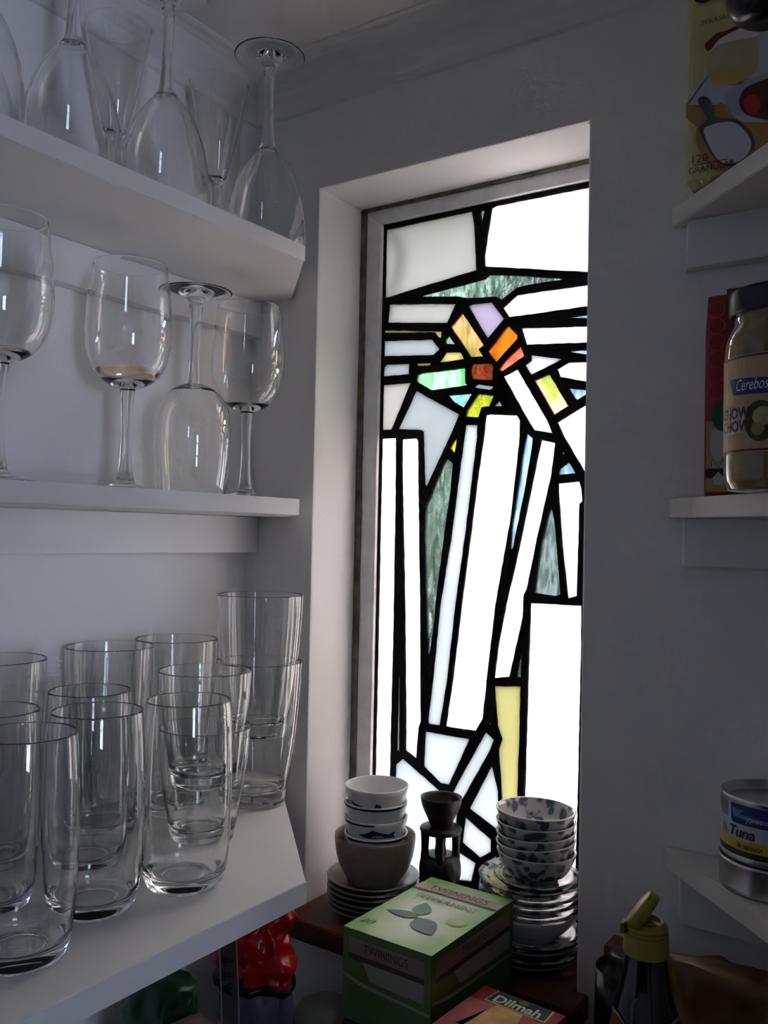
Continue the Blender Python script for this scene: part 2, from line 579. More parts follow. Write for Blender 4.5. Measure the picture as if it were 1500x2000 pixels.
PANES = [
 ('green', [(752,448),(766,446),(921,412),(926,441),(930,527),(751,582)]),
 ('clear', [(937,410),(946,410),(940,443)]),
 ('white', [(960,406),(970,401),(1148,366),(1160,363),(1160,531),(947,520),(946,499)]),
 ('clear', [(813,579),(915,552),(945,544),(953,536),(1025,538),(1106,544),(1031,556),(1010,561),(979,585),(970,579),(912,582),(896,579)]),
 ('white', [(982,601),(1010,576),(1148,556),(1160,554),(1160,596),(994,619)]),
 ('blue', [(1092,621),(1148,614),(1160,612),(1160,621)]),
 ('green', [(760,594),(890,593),(873,630),(757,630)]),
 ('lilac', [(914,597),(922,594),(959,590),(984,623),(952,661)]),
 ('peach', [(880,638),(902,610),(944,674),(934,682),(943,696),(919,697)]),
 ('orange', [(991,635),(1010,654),(1010,661),(969,707),(952,685)]),
 ('coral', [(1016,675),(1023,695),(980,725),(974,721),(984,707)]),
 ('brown', [(921,710),(956,709),(963,715),(961,742),(922,740),(918,724)]),
 ('pale', [(748,645),(862,647),(861,660),(855,658),(848,649),(748,650)]),
 ('grey', [(875,654),(889,673),(870,671),(868,664)]),
 ('dim', [(747,666),(843,663),(858,682),(846,693),(747,696)]),
 ('pale', [(871,688),(899,688),(906,701),(857,708)]),
 ('pale', [(813,709.5),(841,708.5),(839,713.5),(814,714.5)]),
 ('dim', [(746,712),(799,710),(798,729),(800,731),(746,735)]),
 ('grn', [(814,733),(821,729),(908,718),(908,748),(912,752),(842,762),(813,745)]),
 ('cool', [(927,754),(933,750),(962,754),(962,759),(955,761),(927,757)]),
 ('white', [(983,735),(1010,721),(1068,821),(1078,846),(1043,840),(1031,821)]),
 ('lilac2', [(1037,693),(1098,701),(1037,732),(1025,713),(1037,704)]),
 ('white', [(1018,641),(1147,637),(1160,636),(1160,668),(1028,673)]),
 ('blue', [(1104,685),(1147,683),(1160,683),(1160,694),(1131,690)]),
 ('white', [(1088,721),(1110,708),(1147,707),(1160,706),(1160,747),(1094,736)]),
 ('peach2', [(1043,743),(1072,730),(1109,793),(1082,810)]),
 ('blue', [(1109,757),(1147,762),(1150,766),(1126,781)]),
 ('white', [(1088,825),(1145,790),(1160,781),(1160,952),(1145,927),(1101,853)]),
 ('cream', [(745,752),(802,747),(764,839),(743,840)]),
 ('dim', [(812,763),(896,809),(885,837),(833,950),(829,947),(826,843),(822,840),(777,838)]),
 ('teal', [(873,772),(922,768),(905,796),(886,785)]),
 ('olive', [(933,769),(964,772),(955,793),(940,795),(934,815),(909,813),(912,801)]),
 ('grey', [(974,781),(980,793),(963,794)]),
 ('warm', [(741,857),(773,855),(772,985),(768,1220),(766,1300),(763,1425),(757,1718),(728,1712),(735,1220)]),
 ('warm', [(785,858),(813,856),(816,861),(818,1044),(820,1180),(821,1410),(817,1420),(812,1482),(792,1466),(792,1395),(790,1180),(788,1073),(785,930)]),
 ('cool', [(779,1261),(780,1333),(779,1465),(774,1467),(777,1364)]),
 ('clear', [(831,990),(871,894),(884,906),(878,968),(867,1044),(850,1180),(845,1235),(836,1290),(832,1180),(829,1044)]),
 ('amber', [(893,849),(887,886),(878,875)]),
 ('cool', [(909,830),(932,830),(931,856),(908,1044),(889,1180),(872,1333),(858,1417),(836,1414),(835,1408),(846,1312),(859,1180),(881,1044),(896,927),(906,853)]),
 ('warm', [(949,811),(956,809),(1009,811),(1015,821),(1013,868),(996,1015),(967,1180),(951,1318),(942,1404),(928,1428),(870,1419),(884,1327),(901,1180),(919,1044),(931,944),(944,856)]),
 ('blue', [(1028,846),(1040,856),(1038,874),(1022,968),(1002,1067),(996,1088),(999,1032),(1013,944),(1024,868)]),
 ('warm', [(1057,859),(1084,865),(1076,927),(1051,1038),(1028,1150),(1022,1162),(1020,1205),(994,1322),(965,1325),(973,1260),(988,1180),(1013,1073),(1046,912)]),
 ('clear', [(1019,1269),(1017,1323),(1008,1322),(1013,1293)]),
 ('white', [(1097,881),(1103,885),(1098,889)]),
 ('blue', [(1110,902),(1123,924),(1090,927),(1093,915)]),
 ('white', [(1090,944),(1131,940),(1135,956),(1137,979),(1131,984),(1126,1164),(1109,1169),(1098,1067),(1091,968)]),
 ('clear', [(1076,987),(1084,1032),(1094,1161),(1084,1164),(1043,1158),(1057,1062)]),
 ('white', [(1036,1178),(1135,1183),(1134,1272),(1130,1450),(1128,1542),(1122,1755),(1018,1745),(1025,1536),(1030,1364),(1034,1241)]),
 ('yellow', [(965,1340),(1016,1341),(1014,1425),(1010,1545),(1004,1740),(984,1738),(978,1543),(973,1464),(980,1444),(971,1419)]),
 ('white', [(955,1404),(957.5,1416),(953.5,1415)]),
 ('cool', [(830,1429),(916,1444),(876,1533),(859,1530),(827,1497)]),
 ('cool', [(948,1430),(964,1445),(956,1466),(895,1575),(878,1560),(890,1535)]),
 ('cool', [(960,1495),(972,1545),(975,1625),(916,1580)]),
 ('cool', [(908,1596),(958,1640),(958,1664),(936,1676),(902,1646)]),
 ('cool', [(892,1662),(928,1686),(920,1722),(880,1718)]),
 ('cool', [(772,1494),(786,1482),(846,1534),(868,1556),(892,1590),(888,1640),(868,1716),(768,1714)]),
 ('cool', [(942,1694),(968,1672),(976,1732),(934,1726)]),
]
OP['lilac2'] = opal('opal pinkish white glass', (0.50, 0.45, 0.46))
def densify(pts, step=0.006, jit=0.00025):
    out = []
    n = len(pts)
    for i in range(n):
        a, b = Vector(pts[i]), Vector(pts[(i + 1) % n])
        k = max(1, int((b - a).length / step))
        for j in range(k):
            p = a.lerp(b, j / k)
            if j:
                p += Vector((random.uniform(-jit, jit), random.uniform(-jit, jit)))
            out.append((p.x, p.y))
    return out
def area2(p):
    return sum(p[i][0] * p[(i + 1) % len(p)][1] - p[(i + 1) % len(p)][0] * p[i][1] for i in range(len(p))) / 2
def grow(p, d):
    n = len(p)
    out = []
    for i in range(n):
        a, b, c = Vector(p[i - 1]), Vector(p[i]), Vector(p[(i + 1) % n])
        e1, e2 = (b - a), (c - b)
        if e1.length < 1e-7 or e2.length < 1e-7:
            out.append(p[i]); continue
        e1.normalize(); e2.normalize()
        n1, n2 = Vector((e1.y, -e1.x)), Vector((e2.y, -e2.x))
        q = n1 + n2
        if q.length < 1e-3:
            q = n1
        q.normalize()
        k = d / max(0.5, q.dot(n1))
        out.append((b.x + q.x * k, b.y + q.y * k))
    return out
came_cu = bpy.data.curves.new('lead_came', 'CURVE')
came_cu.dimensions = '2D'
came_cu.fill_mode = 'BOTH'
came_cu.extrude = 0.0022
came_cu.bevel_depth = 0.0011
came_cu.bevel_resolution = 1
def spline(pts):
    s = came_cu.splines.new('POLY')
    s.points.add(len(pts) - 1)
    for q, (x, z) in zip(s.points, pts):
        q.co = (x, z, 0, 1)
    s.use_cyclic_u = True
spline([(GX0 - 0.002, GZ0 - 0.002), (GX1 + 0.002, GZ0 - 0.002), (GX1 + 0.002, GZ1 + 0.002), (GX0 - 0.002, GZ1 + 0.002)])
for key, px in PANES:
    pts = []
    for x, y in px:
        p = on(x, y, 1, GY - 0.003)
        pts.append((min(max(p.x, GX0 + 0.0028), GX1 - 0.004), min(max(p.z, GZ0 + 0.004), GZ1 - 0.003)))
    if area2(pts) < 0:
        pts.reverse()
    pts = densify(pts)
    spline(grow(pts, 0.0010))
    g = grow(pts, 0.0020)
    bm = bmesh.new()
    vs = [bm.verts.new((x, GY - 0.0012, z)) for x, z in g]
    f = bm.faces.new(vs)
    r = bmesh.ops.extrude_face_region(bm, geom=[f])
    for v in r['geom']:
        if isinstance(v, bmesh.types.BMVert):
            v.co.y = GY + 0.0012
    bmesh.ops.recalc_face_normals(bm, faces=bm.faces)
    me = bpy.data.meshes.new('pane')
    bm.to_mesh(me)
    bm.free()
    o = link('pane', me, OP[key], win)
    if key not in ('white', 'cool', 'warm'):
        o['label'] = OP[key].name + ' pane'
came_o = bpy.data.objects.new('came_curve', came_cu)
COL.objects.link(came_o)
dg = bpy.context.evaluated_depsgraph_get()
came_me = bpy.data.meshes.new_from_object(came_o.evaluated_get(dg))
bpy.data.objects.remove(came_o)
came_me.name = 'lead_came'
came_me.materials.clear()
came = link('lead_came', came_me, lead_m, win)
came.matrix_world = Matrix(((1, 0, 0, 0), (0, 0, 1, GY), (0, 1, 0, 0), (0, 0, 0, 1)))
came['label'] = 'black lead strips between the glass pieces'
# wooden sill, projecting into the room
sill = prism('window_sill', [(0.0905, -0.0345), (0.0885, -0.031), (0.0885, -0.0005), (OX0 + 0.0004, -0.0005), (OX0 + 0.0004, 0.0752),
                             (OX1 - 0.0004, 0.0752), (OX1 - 0.0004, -0.0005), (0.392, -0.0005), (0.392, -0.0345)], SILL - 0.0195, SILL, wood_m, win, bev=0.0012)

# ------------------------------------------------------------------ garden beyond the window
grass_m = mat('lawn', srgb(52, 66, 36), 0.9, var=0.4, vscale=8)
leaf_m = [mat('dark leaf', srgb(34, 42, 28), 0.6, var=0.3, vscale=14), mat('mid leaf', srgb(46, 60, 36), 0.6, var=0.3, vscale=14),
          mat('dry leaf', srgb(82, 72, 68), 0.7, var=0.3, vscale=14)]
bark_m = mat('bark', srgb(92, 78, 66), 0.9, bump=0.4, bscale=60)
ground = struct(pyd('ground_garden', [(-8, WT, -0.02), (8, WT, -0.02), (8, 14, -0.02), (-8, 14, -0.02)], [(0, 1, 2, 3)], grass_m))
def shrub(name, c, rad, h, n, m, label, leaf=0.14):
    root = empty(name, (c[0], c[1], -0.02))
    lathe('stem', [(0.05, 0), (0.035, h * 0.5), (0.012, h * 0.9), (0, h * 0.92)], bark_m, root, seg=8)
    vs, fs = [], []
    for _ in range(n):
        while True:
            p = Vector((random.uniform(-1, 1), random.uniform(-1, 1), random.uniform(-1, 1)))
            if 0.35 < p.length < 1:
                break
        p = Vector((p.x * rad, p.y * rad * 0.7, h * 0.54 + p.z * h * 0.48))
        q = Matrix.Rotation(random.uniform(0, 6.3), 3, 'Z') @ Matrix.Rotation(random.uniform(-1.2, 1.2), 3, 'X')
        L = random.uniform(0.5, 1.1) * leaf
        k = len(vs)
        for x, y, z in ((0, 0, 0), (L * 0.3, L * 0.45, 0.006), (0, L, 0), (-L * 0.3, L * 0.45, 0.006)):
            vs.append(p + q @ Vector((x, y, z)))
        fs.append((k, k + 1, k + 2, k + 3))
    core = [(0.0, h * 0.06)]
    for k in range(1, 12):
        t = k / 12
        core.append((rad * 0.86 * math.sin(math.pi * t) ** 0.7, h * (0.06 + 0.90 * t)))
    core.append((0.0, h * 0.96))
    lathe('sky_block_core', core, m, root, seg=24, warp=lambda a, z: 1 + 0.12 * math.sin(5 * a + z * 4) + 0.08 * math.sin(9 * a - z * 7))  # solid core added among the leaves to block gaps of bright sky
    fo = pyd('foliage', vs, fs, m, root)
    fo['kind'] = 'stuff'
    tag(root, label, 'shrub', 'shrubs in the garden beyond the window')
shrub('garden_shrub', (-0.62, 3.0), 0.72, 3.5, 5200, leaf_m[0], 'dark green shrub seen blurred through the uppermost clear glass piece')
shrub('garden_shrub', (-1.95, 4.4), 1.0, 4.2, 6500, leaf_m[1], 'mid green bush behind the left part of the stained glass')
shrub('garden_shrub', (-3.15, 3.1), 0.80, 3.6, 4200, leaf_m[0], 'dark evergreen bush far left behind the stained glass')
shrub('garden_shrub', (0.85, 4.4), 0.9, 4.2, 5200, leaf_m[1], 'mid green bush far right behind the stained glass')
shrub('garden_shrub', (-1.28, 2.05), 0.30, 1.95, 600, leaf_m[2], 'brownish dry bush behind the long clear glass piece', 0.09)
# a curved stalk leaning against the outside of the upper left pane
stalk_pts = [on(778, 440, 1, 0.096), on(792, 470, 1, 0.094), on(796, 500, 1, 0.092), on(788, 540, 1, 0.092), on(774, 580, 1, 0.093), on(764, 640, 1, 0.096), on(764, 760, 1, 0.115)]
vs, fs = [], []
for i, p in enumerate(stalk_pts):
    rr = (0.002, 0.0042, 0.0048, 0.0045, 0.0038, 0.003, 0.003)[i]
    for k in range(8):
        a = 2 * math.pi * k / 8
        vs.append(p + Vector((math.cos(a) * rr, math.sin(a) * 0.0018, 0)))
    if i:
        for k in range(8):
            fs.append(((i - 1) * 8 + k, (i - 1) * 8 + (k + 1) % 8, i * 8 + (k + 1) % 8, i * 8 + k))
tag(pyd('plant_stalk', vs, fs, leaf_m[1], smooth=True), 'curved green stalk pressed against the upper left milky pane', 'plant')

# ------------------------------------------------------------------ shelves on the left wall
S1, S2, S3 = 2.009, 1.7794, 1.488          # top surfaces
TH = 0.0145
def wall_shelf(top, front, label, wallx=0.0547, far=-1.38, th=TH):
    t = empty('wall_shelf', (0, 0, top - th))
    yc = -(front - wallx)
    e = 0.0012
    prism('board', [(0.0005, far), (front - e, far), (front - e, yc - 0.0003), (wallx, -0.0005), (0.0005, -0.0005)], 0, th, shelf_m, t, bev=0.0003)
    box('edging', (front - e, far, 0.0002), (front, yc, th - 0.0002), edge_m, t)
    box('batten', (0.0005, far, -0.038), (0.0155, -0.0005, -0.0002), batten_m, t, bev=0.001)
    tag(t, label, 'shelf', 'white shelves along the left wall')
    return t
wall_shelf(S1, 0.1500, 'top white wall shelf on the left, seen from below, full of upturned glasses')
wall_shelf(S2, 0.1500, 'middle white wall shelf on the left carrying the wine glasses')
wall_shelf(S3, 0.2418, 'deep lowest white wall shelf on the left carrying the tumblers', th=0.0165)

# corner shelves on the right, triangular with a 45 degree front
R1, R2, R3 = 2.0145, 1.782, 1.508
def corner_shelf(top, label):
    t = empty('corner_shelf', (RW, 0, top - 0.0155))
    x0 = 0.4530
    P = [(x0 - RW, -0.0005), (x0 - RW, -0.0045), (x0 - RW + 0.002, -0.0065), (-0.0005, -(RW - x0) - 0.0025), (-0.0005, -0.0005)]
    prism('board', P, 0, 0.0155, cream_m, t, bev=0.0008)
    bx = prism('batten', [(x0 + 0.010 - RW, -0.0005), (x0 + 0.016 - RW, -0.0145), (-0.0005, -0.0145), (-0.0005, -0.0005)], -0.037, -0.0002, batten_m, t, bev=0.0006)
    prism('batten', [(-0.0145, -0.44), (-0.0005, -0.44), (-0.0005, -0.0155), (-0.0145, -0.0155)], -0.037, -0.0002, batten_m, t, bev=0.0006)
    tag(t, label, 'shelf', 'triangular corner shelves on the right')
corner_shelf(R1, 'top cream corner shelf under the sugar packet')
corner_shelf(R2, 'middle cream corner shelf carrying the pickle jar')
corner_shelf(R3, 'lowest cream corner shelf carrying the two cans')

# bench below, hidden under the boxes and bags
BENCH = 1.12
bench = empty('bench_top', (0, 0, BENCH))
prism('board', [(0.001, -0.42), (RW - 0.001, -0.42), (RW - 0.001, -0.001), (0.001, -0.001)], -0.03, 0, bench_m, bench, bev=0.002)
box('leg', (0.01, -0.40, -BENCH), (0.05, -0.36, -0.03), bench_m, bench)
box('leg', (RW - 0.05, -0.40, -BENCH), (RW - 0.01, -0.36, -0.03), bench_m, bench)
tag(bench, 'dark bench top below the window under the tea boxes and bags', 'bench')

# ------------------------------------------------------------------ drinking glasses
def tumbler_profile(outer, base_t, wall):
    """Closed profile of a thick-bottomed glass from the outer (r, z) points (bottom to rim)."""
    h = outer[-1][1]
    o = [(0, 0.0012), (outer[0][0] * 0.72, 0.0010), (outer[0][0] * 0.80, 0.0)] + outer
    rim_r = outer[-1][0]
    o_s = smooth_profile(o, 3)
    inner = []
    for r, z in reversed(smooth_profile(outer, 3)):
        if z > base_t + 0.004:
            f = 1 + 2.2 * max(0, (0.05 - z) / 0.05) ** 1.5
            inner.append((max(r - wall * f, 0.004), z))
    inner = [(rim_r - wall * 0.2, h + 0.0004), (rim_r - wall * 0.8, h + 0.0004)] + [q for q in inner if q[1] < h - 0.0005]
    rl, zl = inner[-1]
    inner += [(rl * 0.93, base_t + 0.0012), (rl * 0.75, base_t + 0.0002), (rl * 0.4, base_t), (0, base_t)]
    o_s = o_s[:-1] + [(o_s[-1][0] + (o_s[-2][0] - o_s[-1][0]) * 0.12, h - 0.0009), o_s[-1]]
    inner = inner[:2] + [(rim_r - wall, h - 0.0005), (rim_r - wall, h - 0.0013)] + inner[2:]
    return o_s + inner
HB = tumbler_profile([(0.0215, 0.0), (0.0262, 0.0022), (0.0292, 0.008), (0.0313, 0.02), (0.0326, 0.04), (0.0332, 0.065), (0.0330, 0.09), (0.0322, 0.114), (0.0306, 0.1360)], 0.0105, 0.0009)
TT = tumbler_profile([(0.0270, 0.0), (0.0295, 0.002), (0.0306, 0.008), (0.0325, 0.04), (0.0345, 0.08), (0.0362, 0.12), (0.0374, 0.1600)], 0.012, 0.0009)
CT = tumbler_profile([(0.0235, 0.0), (0.0270, 0.002), (0.0285, 0.009), (0.0318, 0.03), (0.0362, 0.06), (0.0390, 0.09), (0.0406, 0.115), (0.0413, 0.1360)], 0.014, 0.0009)
ST = tumbler_profile([(0.0225, 0.0), (0.0258, 0.002), (0.0275, 0.008), (0.0318, 0.03), (0.0358, 0.055), (0.0380, 0.075), (0.0392, 0.0960)], 0.011, 0.0009)
def glass(name, key, prof, x, y, z, label, group):
    o = link(name, lathe_mesh(name, prof, 56, key), thick_m)
    o.location = (x, y, z)
    o.rotation_euler.z = random.uniform(0, 6)
    tag(o, label, 'drinking glass', group)
    return o
HG = 'barrel shaped highball glasses on the lowest shelf'
e3 = S3 + 0.0002
glass('highball_glass', 'HB', HB, 0.1800, -0.3870, e3, 'barrel highball glass nearest the camera, cut by the left edge', HG)
glass('highball_glass', 'HB', HB, 0.1570, -0.3155, e3, 'barrel highball glass in the front row, second from the left edge', HG)
glass('highball_glass', 'HB', HB, 0.1750, -0.2480, e3, 'barrel highball glass at the right end of the front row', HG)
glass('highball_glass', 'HB', HB, 0.1030, -0.3600, e3, 'barrel highball glass in the second row at the left edge', HG)
glass('highball_glass', 'HB', HB, 0.0900, -0.2700, e3, 'barrel highball glass in the second row behind the middle one', HG)
TG = 'tall straight tumblers against the left wall'
glass('tall_tumbler', 'TT', TT, 0.0385, -0.3180, e3, 'tall wide tumbler in the back row at the left edge', TG)
glass('tall_tumbler', 'TT', TT, 0.0385, -0.2100, e3, 'tall wide tumbler in the middle of the back row', TG)
glass('tall_tumbler', 'TT', TT, 0.0385, -0.1340, e3, 'tall wide tumbler at the right end of the back row', TG)
CG = 'flared tumblers stacked in pairs at the shelf end'
glass('flared_tumbler', 'CT', CT, 0.0800, -0.0660, e3, 'lower flared tumbler of the tall pair by the window wall', CG)
glass('flared_tumbler', 'CT', CT, 0.0800, -0.0660, e3 + 0.0640, 'upper flared tumbler of the tall pair by the window wall', CG)
SG = 'short flared tumblers stacked behind the front row'
glass('short_tumbler', 'ST', ST, 0.1150, -0.1720, e3, 'lower short tumbler of the pair behind the right highball glass', SG)
glass('short_tumbler', 'ST', ST, 0.1150, -0.1720, e3 + 0.0470, 'upper short tumbler of the pair behind the right highball glass', SG)

def stemware(name, foot_r, stem, bowl_out, wall, x, y, z, label, group, inverted=False, tilt=0.0, fill=None):
    """stem = (z, r) list from foot to bowl; bowl_out = (r, z) list from the stem to the rim."""
    h = bowl_out[-1][1]
    root = empty(name, (x, y, z + (h + 0.0004 if inverted else 0.0002)), rot=((math.pi if inverted else 0) + tilt, 0, random.uniform(0, 6)))
    key = name + group
    fp = smooth_profile([(0, 0.0006), (foot_r * 0.8, 0.0004), (foot_r * 0.95, 0.0), (foot_r, 0.0009), (foot_r * 0.93, 0.0019), (foot_r * 0.6, 0.0036), (0.0105, 0.0065), (stem[0][1], stem[0][0])], 4)
    lathe('foot', fp, glass_m, root, seg=48, key='f' + key)
    lathe('stem', smooth_profile([(r, zz) for zz, r in stem], 4), glass_m, root, seg=32, key='s' + key)
    so = smooth_profile(bowl_out, 4)
    inner = []
    zb = bowl_out[0][1] + 0.0045
    for r, zz in reversed(so):
        if zz > zb + 0.001 and r > wall * 2:
            inner.append((r - wall, zz))
    so = so[:-1] + [(so[-1][0] + (so[-2][0] - so[-1][0]) * 0.12, h - 0.0006), so[-1]]
    inner = [(bowl_out[-1][0] - wall * 0.25, h + 0.0003), (bowl_out[-1][0] - wall * 0.75, h + 0.0003), (bowl_out[-1][0] - wall, h - 0.0001), (bowl_out[-1][0] - wall, h - 0.0009)] + inner[1:] + [(inner[-1][0] * 0.6, zb + 0.0004), (0, zb)]
    lathe('bowl', so + inner, glass_m, root, seg=56, key='b' + key)
    if fill:
        lvl = fill
        pr = [(0, zb + 0.0003)]
        for r, zz in reversed(inner):
            if zb + 0.0008 < zz < lvl and r > 0.002:
                pr.append((r - 0.0003, zz))
        pr += [(pr[-1][0], lvl), (0, lvl)]
        lathe('wine', pr, fill_m, root, seg=48)  # pale tinted volume added low in the bowl
    tag(root, label, 'wine glass', group)
    return root
WST = [(0.0105, 0.0072), (0.018, 0.0056), (0.035, 0.0043), (0.058, 0.0042), (0.075, 0.0050), (0.0850, 0.0064)]
WBO = [(0.0064, 0.0850), (0.0135, 0.0872), (0.0230, 0.0935), (0.0305, 0.1050), (0.0343, 0.1200), (0.0350, 0.1350), (0.0338, 0.1550), (0.0318, 0.1720), (0.0298, 0.1870)]
WG = 'wine glasses on the middle shelf'
e2 = S2
p = on(250, 720, 0, 0.076)
stemware('wine_glass', 0.031, WST, WBO, 0.0008, 0.076, p.y, e2, 'upright wine glass with a little pale tinted fill in the bottom', WG, fill=0.1000)
p = on(380, 720, 0, 0.066)
stemware('wine_glass', 0.0325, WST, WBO, 0.0008, 0.066, p.y, e2, 'upside down wine glass standing on its rim on the middle shelf', 'inverted wine glass', inverted=True)
p = on(479, 760, 0, 0.070)
stemware('wine_glass', 0.031, WST, WBO, 0.0008, 0.070, p.y + 0.003, e2, 'upright empty wine glass at the right end of the middle shelf', WG)
p = on(4, 560, 0, 0.090)
stemware('wine_glass', 0.031, WST, WBO, 0.0008, 0.090, p.y, e2, 'upright wine glass cut by the left edge on the middle shelf', WG, fill=0.0935)
# upturned tulip glasses on the top shelf
TST = [(0.0105, 0.0072), (0.020, 0.0052), (0.04, 0.0042), (0.065, 0.0046), (0.0850, 0.0062)]
TBO = [(0.0062, 0.0850), (0.0100, 0.0915), (0.0175, 0.1010), (0.0262, 0.1160), (0.0328, 0.1370), (0.0362, 0.1600), (0.0372, 0.1740), (0.0368, 0.1860)]
UG = 'upturned tulip glasses on the top shelf'
e1 = S1
for X, Yg, lab in ((0.104, -0.3120, 'upturned tulip glass at the front of the top shelf, left'),
                   (0.103, -0.2210, 'upturned tulip glass at the front of the top shelf, middle'),
                   (0.104, -0.0976, 'upturned tulip glass at the right end of the top shelf'),
                   (0.038, -0.3500, 'upturned tulip glass at the back of the top shelf, far left'),
                   (0.104, -0.3925, 'upturned tulip glass cut by the upper left corner')):
    stemware('tulip_glass', 0.033, TST, TBO, 0.0009, X, Yg, e1, lab, UG, inverted=True)
CST = [(0.0105, 0.0070), (0.020, 0.0050), (0.045, 0.0040), (0.07, 0.0046), (0.0800, 0.0060)]
CBO = [(0.0060, 0.0800), (0.0085, 0.0850), (0.0125, 0.0980), (0.0175, 0.1200), (0.0235, 0.1500), (0.0290, 0.1780)]
stemware('flute_glass', 0.030, CST, CBO, 0.0009, 0.036, -0.0950, e1, 'upright conical flute standing between the upturned glasses', 'conical flutes on the top shelf')
stemware('flute_glass', 0.030, CST, CBO, 0.0009, 0.033, -0.2150, e1, 'upright conical glass at the back of the top shelf near the wall', 'conical flutes on the top shelf')

# ------------------------------------------------------------------ crockery on the sill
def cup_profile(rim, base, h, t=0.0022, curve=0.35):
    out = [(0, 0.003), (base * 0.8, 0.003), (base * 0.85, 0.0), (base, 0.0), (base * 1.02, 0.004)]
    side = []
    n = 8
    for k in range(1, n + 1):
        s = k / n
        r = base * 1.02 + (rim - base * 1.02) * (s ** curve if curve < 1 else s)
        side.append((r, 0.004 + (h - 0.004) * s))
    inner = [(r - t, z) for r, z in reversed(side[1:])]
    inner = [(rim - t * 0.5, h + t * 0.35)] + inner
    lr, lz = inner[-1]
    inner += [(lr * 0.75, 0.0065), (lr * 0.3, 0.0055), (0, 0.0055)]
    return out + side + inner
def plate_profile(R, h=0.011, well=0.55, t=0.0026):
    w = R * well
    return ([(0, 0.0016), (w * 0.86, 0.0016), (w * 0.88, 0.0), (w, 0.0), (w * 1.05, 0.0026), (R * 0.8, h * 0.5), (R, h - t * 0.35), (R + 0.0005, h - t * 0.1), (R, h + t * 0.2)]
            + [(R * 0.8, h * 0.5 + t), (w * 1.05, 0.0026 + t * 0.8), (w * 0.9, 0.0016 + t), (0, 0.0016 + t)])
def dish(name, prof, m, loc, label, cat, group=None, tilt=(0, 0), key=None, seg=56, warp=None, rz=0.0):
    o = link(name, lathe_mesh(name, prof, seg, key, warp), m)
    o.location = loc
    o.rotation_euler = (tilt[0], tilt[1], rz)
    tag(o, label, cat, group)
    return o
# left stack: five grey plates, a stoneware bowl, four small white cups
LX, LY = 0.1555, 0.0265
z = SILL + 0.0004
PP = plate_profile(0.0455, 0.0105, 0.6)
ordn = ['lowest', 'second', 'third', 'fourth', 'fifth', 'sixth and topmost']
for k in range(6):
    dish('saucer', PP, grey_plate_m, (LX + (0.0008, -0.0006, 0.0004, -0.0004, 0.0005, 0)[k], LY + (0, 0.0007, -0.0006, 0.0004, -0.0003, 0)[k], z),
         f'grey glazed saucer under the stoneware bowl, {ordn[k]} from below' if k else 'grey glazed saucer under the stoneware bowl, lowest on the sill',
         'saucer', 'grey saucers in the left stack on the sill', key='PP')
    z += 0.0053
z = SILL + 0.0004 + 5 * 0.0053 + 0.0046
BOWL = [(0, 0.003), (0.020, 0.003), (0.021, 0.0), (0.0255, 0.0), (0.0275, 0.004), (0.0335, 0.013), (0.0382, 0.026), (0.0402, 0.040), (0.0403, 0.0452),
        (0.0396, 0.0462), (0.0384, 0.0452), (0.0374, 0.040), (0.0352, 0.026), (0.030, 0.015), (0.02, 0.0075), (0, 0.0065)]
bz = z
dish('stoneware_bowl', smooth_profile(BOWL, 2), ware_m, (LX + 0.0015, LY, bz), 'grey brown stoneware bowl holding the small white cups', 'bowl')
CUPW = cup_profile(0.0318, 0.0165, 0.0400, 0.0018, 0.45)
def rcup(zz):
    s = max(0.01, min(1, (zz - 0.004) / 0.036))
    return 0.01683 + (0.0318 - 0.01683) * s ** 0.45
CZ = [SILL + q for q in (0.0402, 0.0556, 0.0705, 0.0862)]
names4 = ['lowest', 'second lowest', 'second highest', 'top']
for k in range(4):
    c = empty('tea_cup', (LX + 0.0015 + (0.0008, 0.0, 0.0, 0.0008)[k], LY + (0.0, 0.0008, 0, 0)[k], CZ[k]))
    c.rotation_euler = ((0.0, 0.008, -0.006, 0.012)[k], 0, (0, 0.3, 0.9, 0.2)[k])
    link('body', lathe_mesh('body', CUPW, 56, 'CUPW'), porc_m, c)
    rz_ = c.rotation_euler.z
    if k == 1:      # fish painted on the second cup
        a = -0.97 - rz_ + 0.12
        fish = [(-0.019, 0.014), (-0.012, 0.0165), (-0.006, 0.021), (0.000, 0.0185), (0.008, 0.0160), (0.015, 0.0185), (0.0135, 0.0140), (0.0150, 0.0105), (0.006, 0.0115), (-0.004, 0.0105), (-0.013, 0.0115)]
        link('painted_fish', wrap(flat_poly([(x * 1.1, y * 0.85 + 0.0165) for x, y in fish], 0.003, blue_m), rcup, a, 0.0), None, c)
        link('fish_belly', wrap(flat_poly([(x, y * 0.85 + 0.0165) for x, y in [(-0.008, 0.0125), (-0.004, 0.015), (0.002, 0.0148), (0.005, 0.0125), (0.0, 0.0115)]], 0.003, mat('pale blue wash', srgb(130, 140, 160), 0.2), lift=0.0006), rcup, a, 0.0), None, c)
    if k == 3:
        st = [(-0.030, 0.0120), (-0.022, 0.0085), (-0.010, 0.0055), (0.0, 0.0060), (0.001, 0.0115), (0.006, 0.0080), (0.007, 0.004), (-0.004, 0.002), (-0.012, 0.0025), (-0.024, 0.006)]
        link('brush_stroke', wrap(flat_poly([(x, y * 0.8 + 0.0205) for x, y in st], 0.003, blue_m), rcup, -0.97 - rz_ - 0.05, 0.0), None, c)
    else:
        link('rim_line', wrap(flat_poly([(-0.045, 0.0362), (-0.02, 0.0372), (0.02, 0.0368), (0.05, 0.0378), (0.05, 0.0394), (-0.045, 0.0390)], 0.004, blue_m), rcup, (-0.6, -2.6, -1.2)[k] - rz_, 0.0), None, c)
    tag(c, f'small white tea cup with blue brushwork, {names4[k]} of four nested in the bowl', 'cup', 'white tea cups in the left stack')
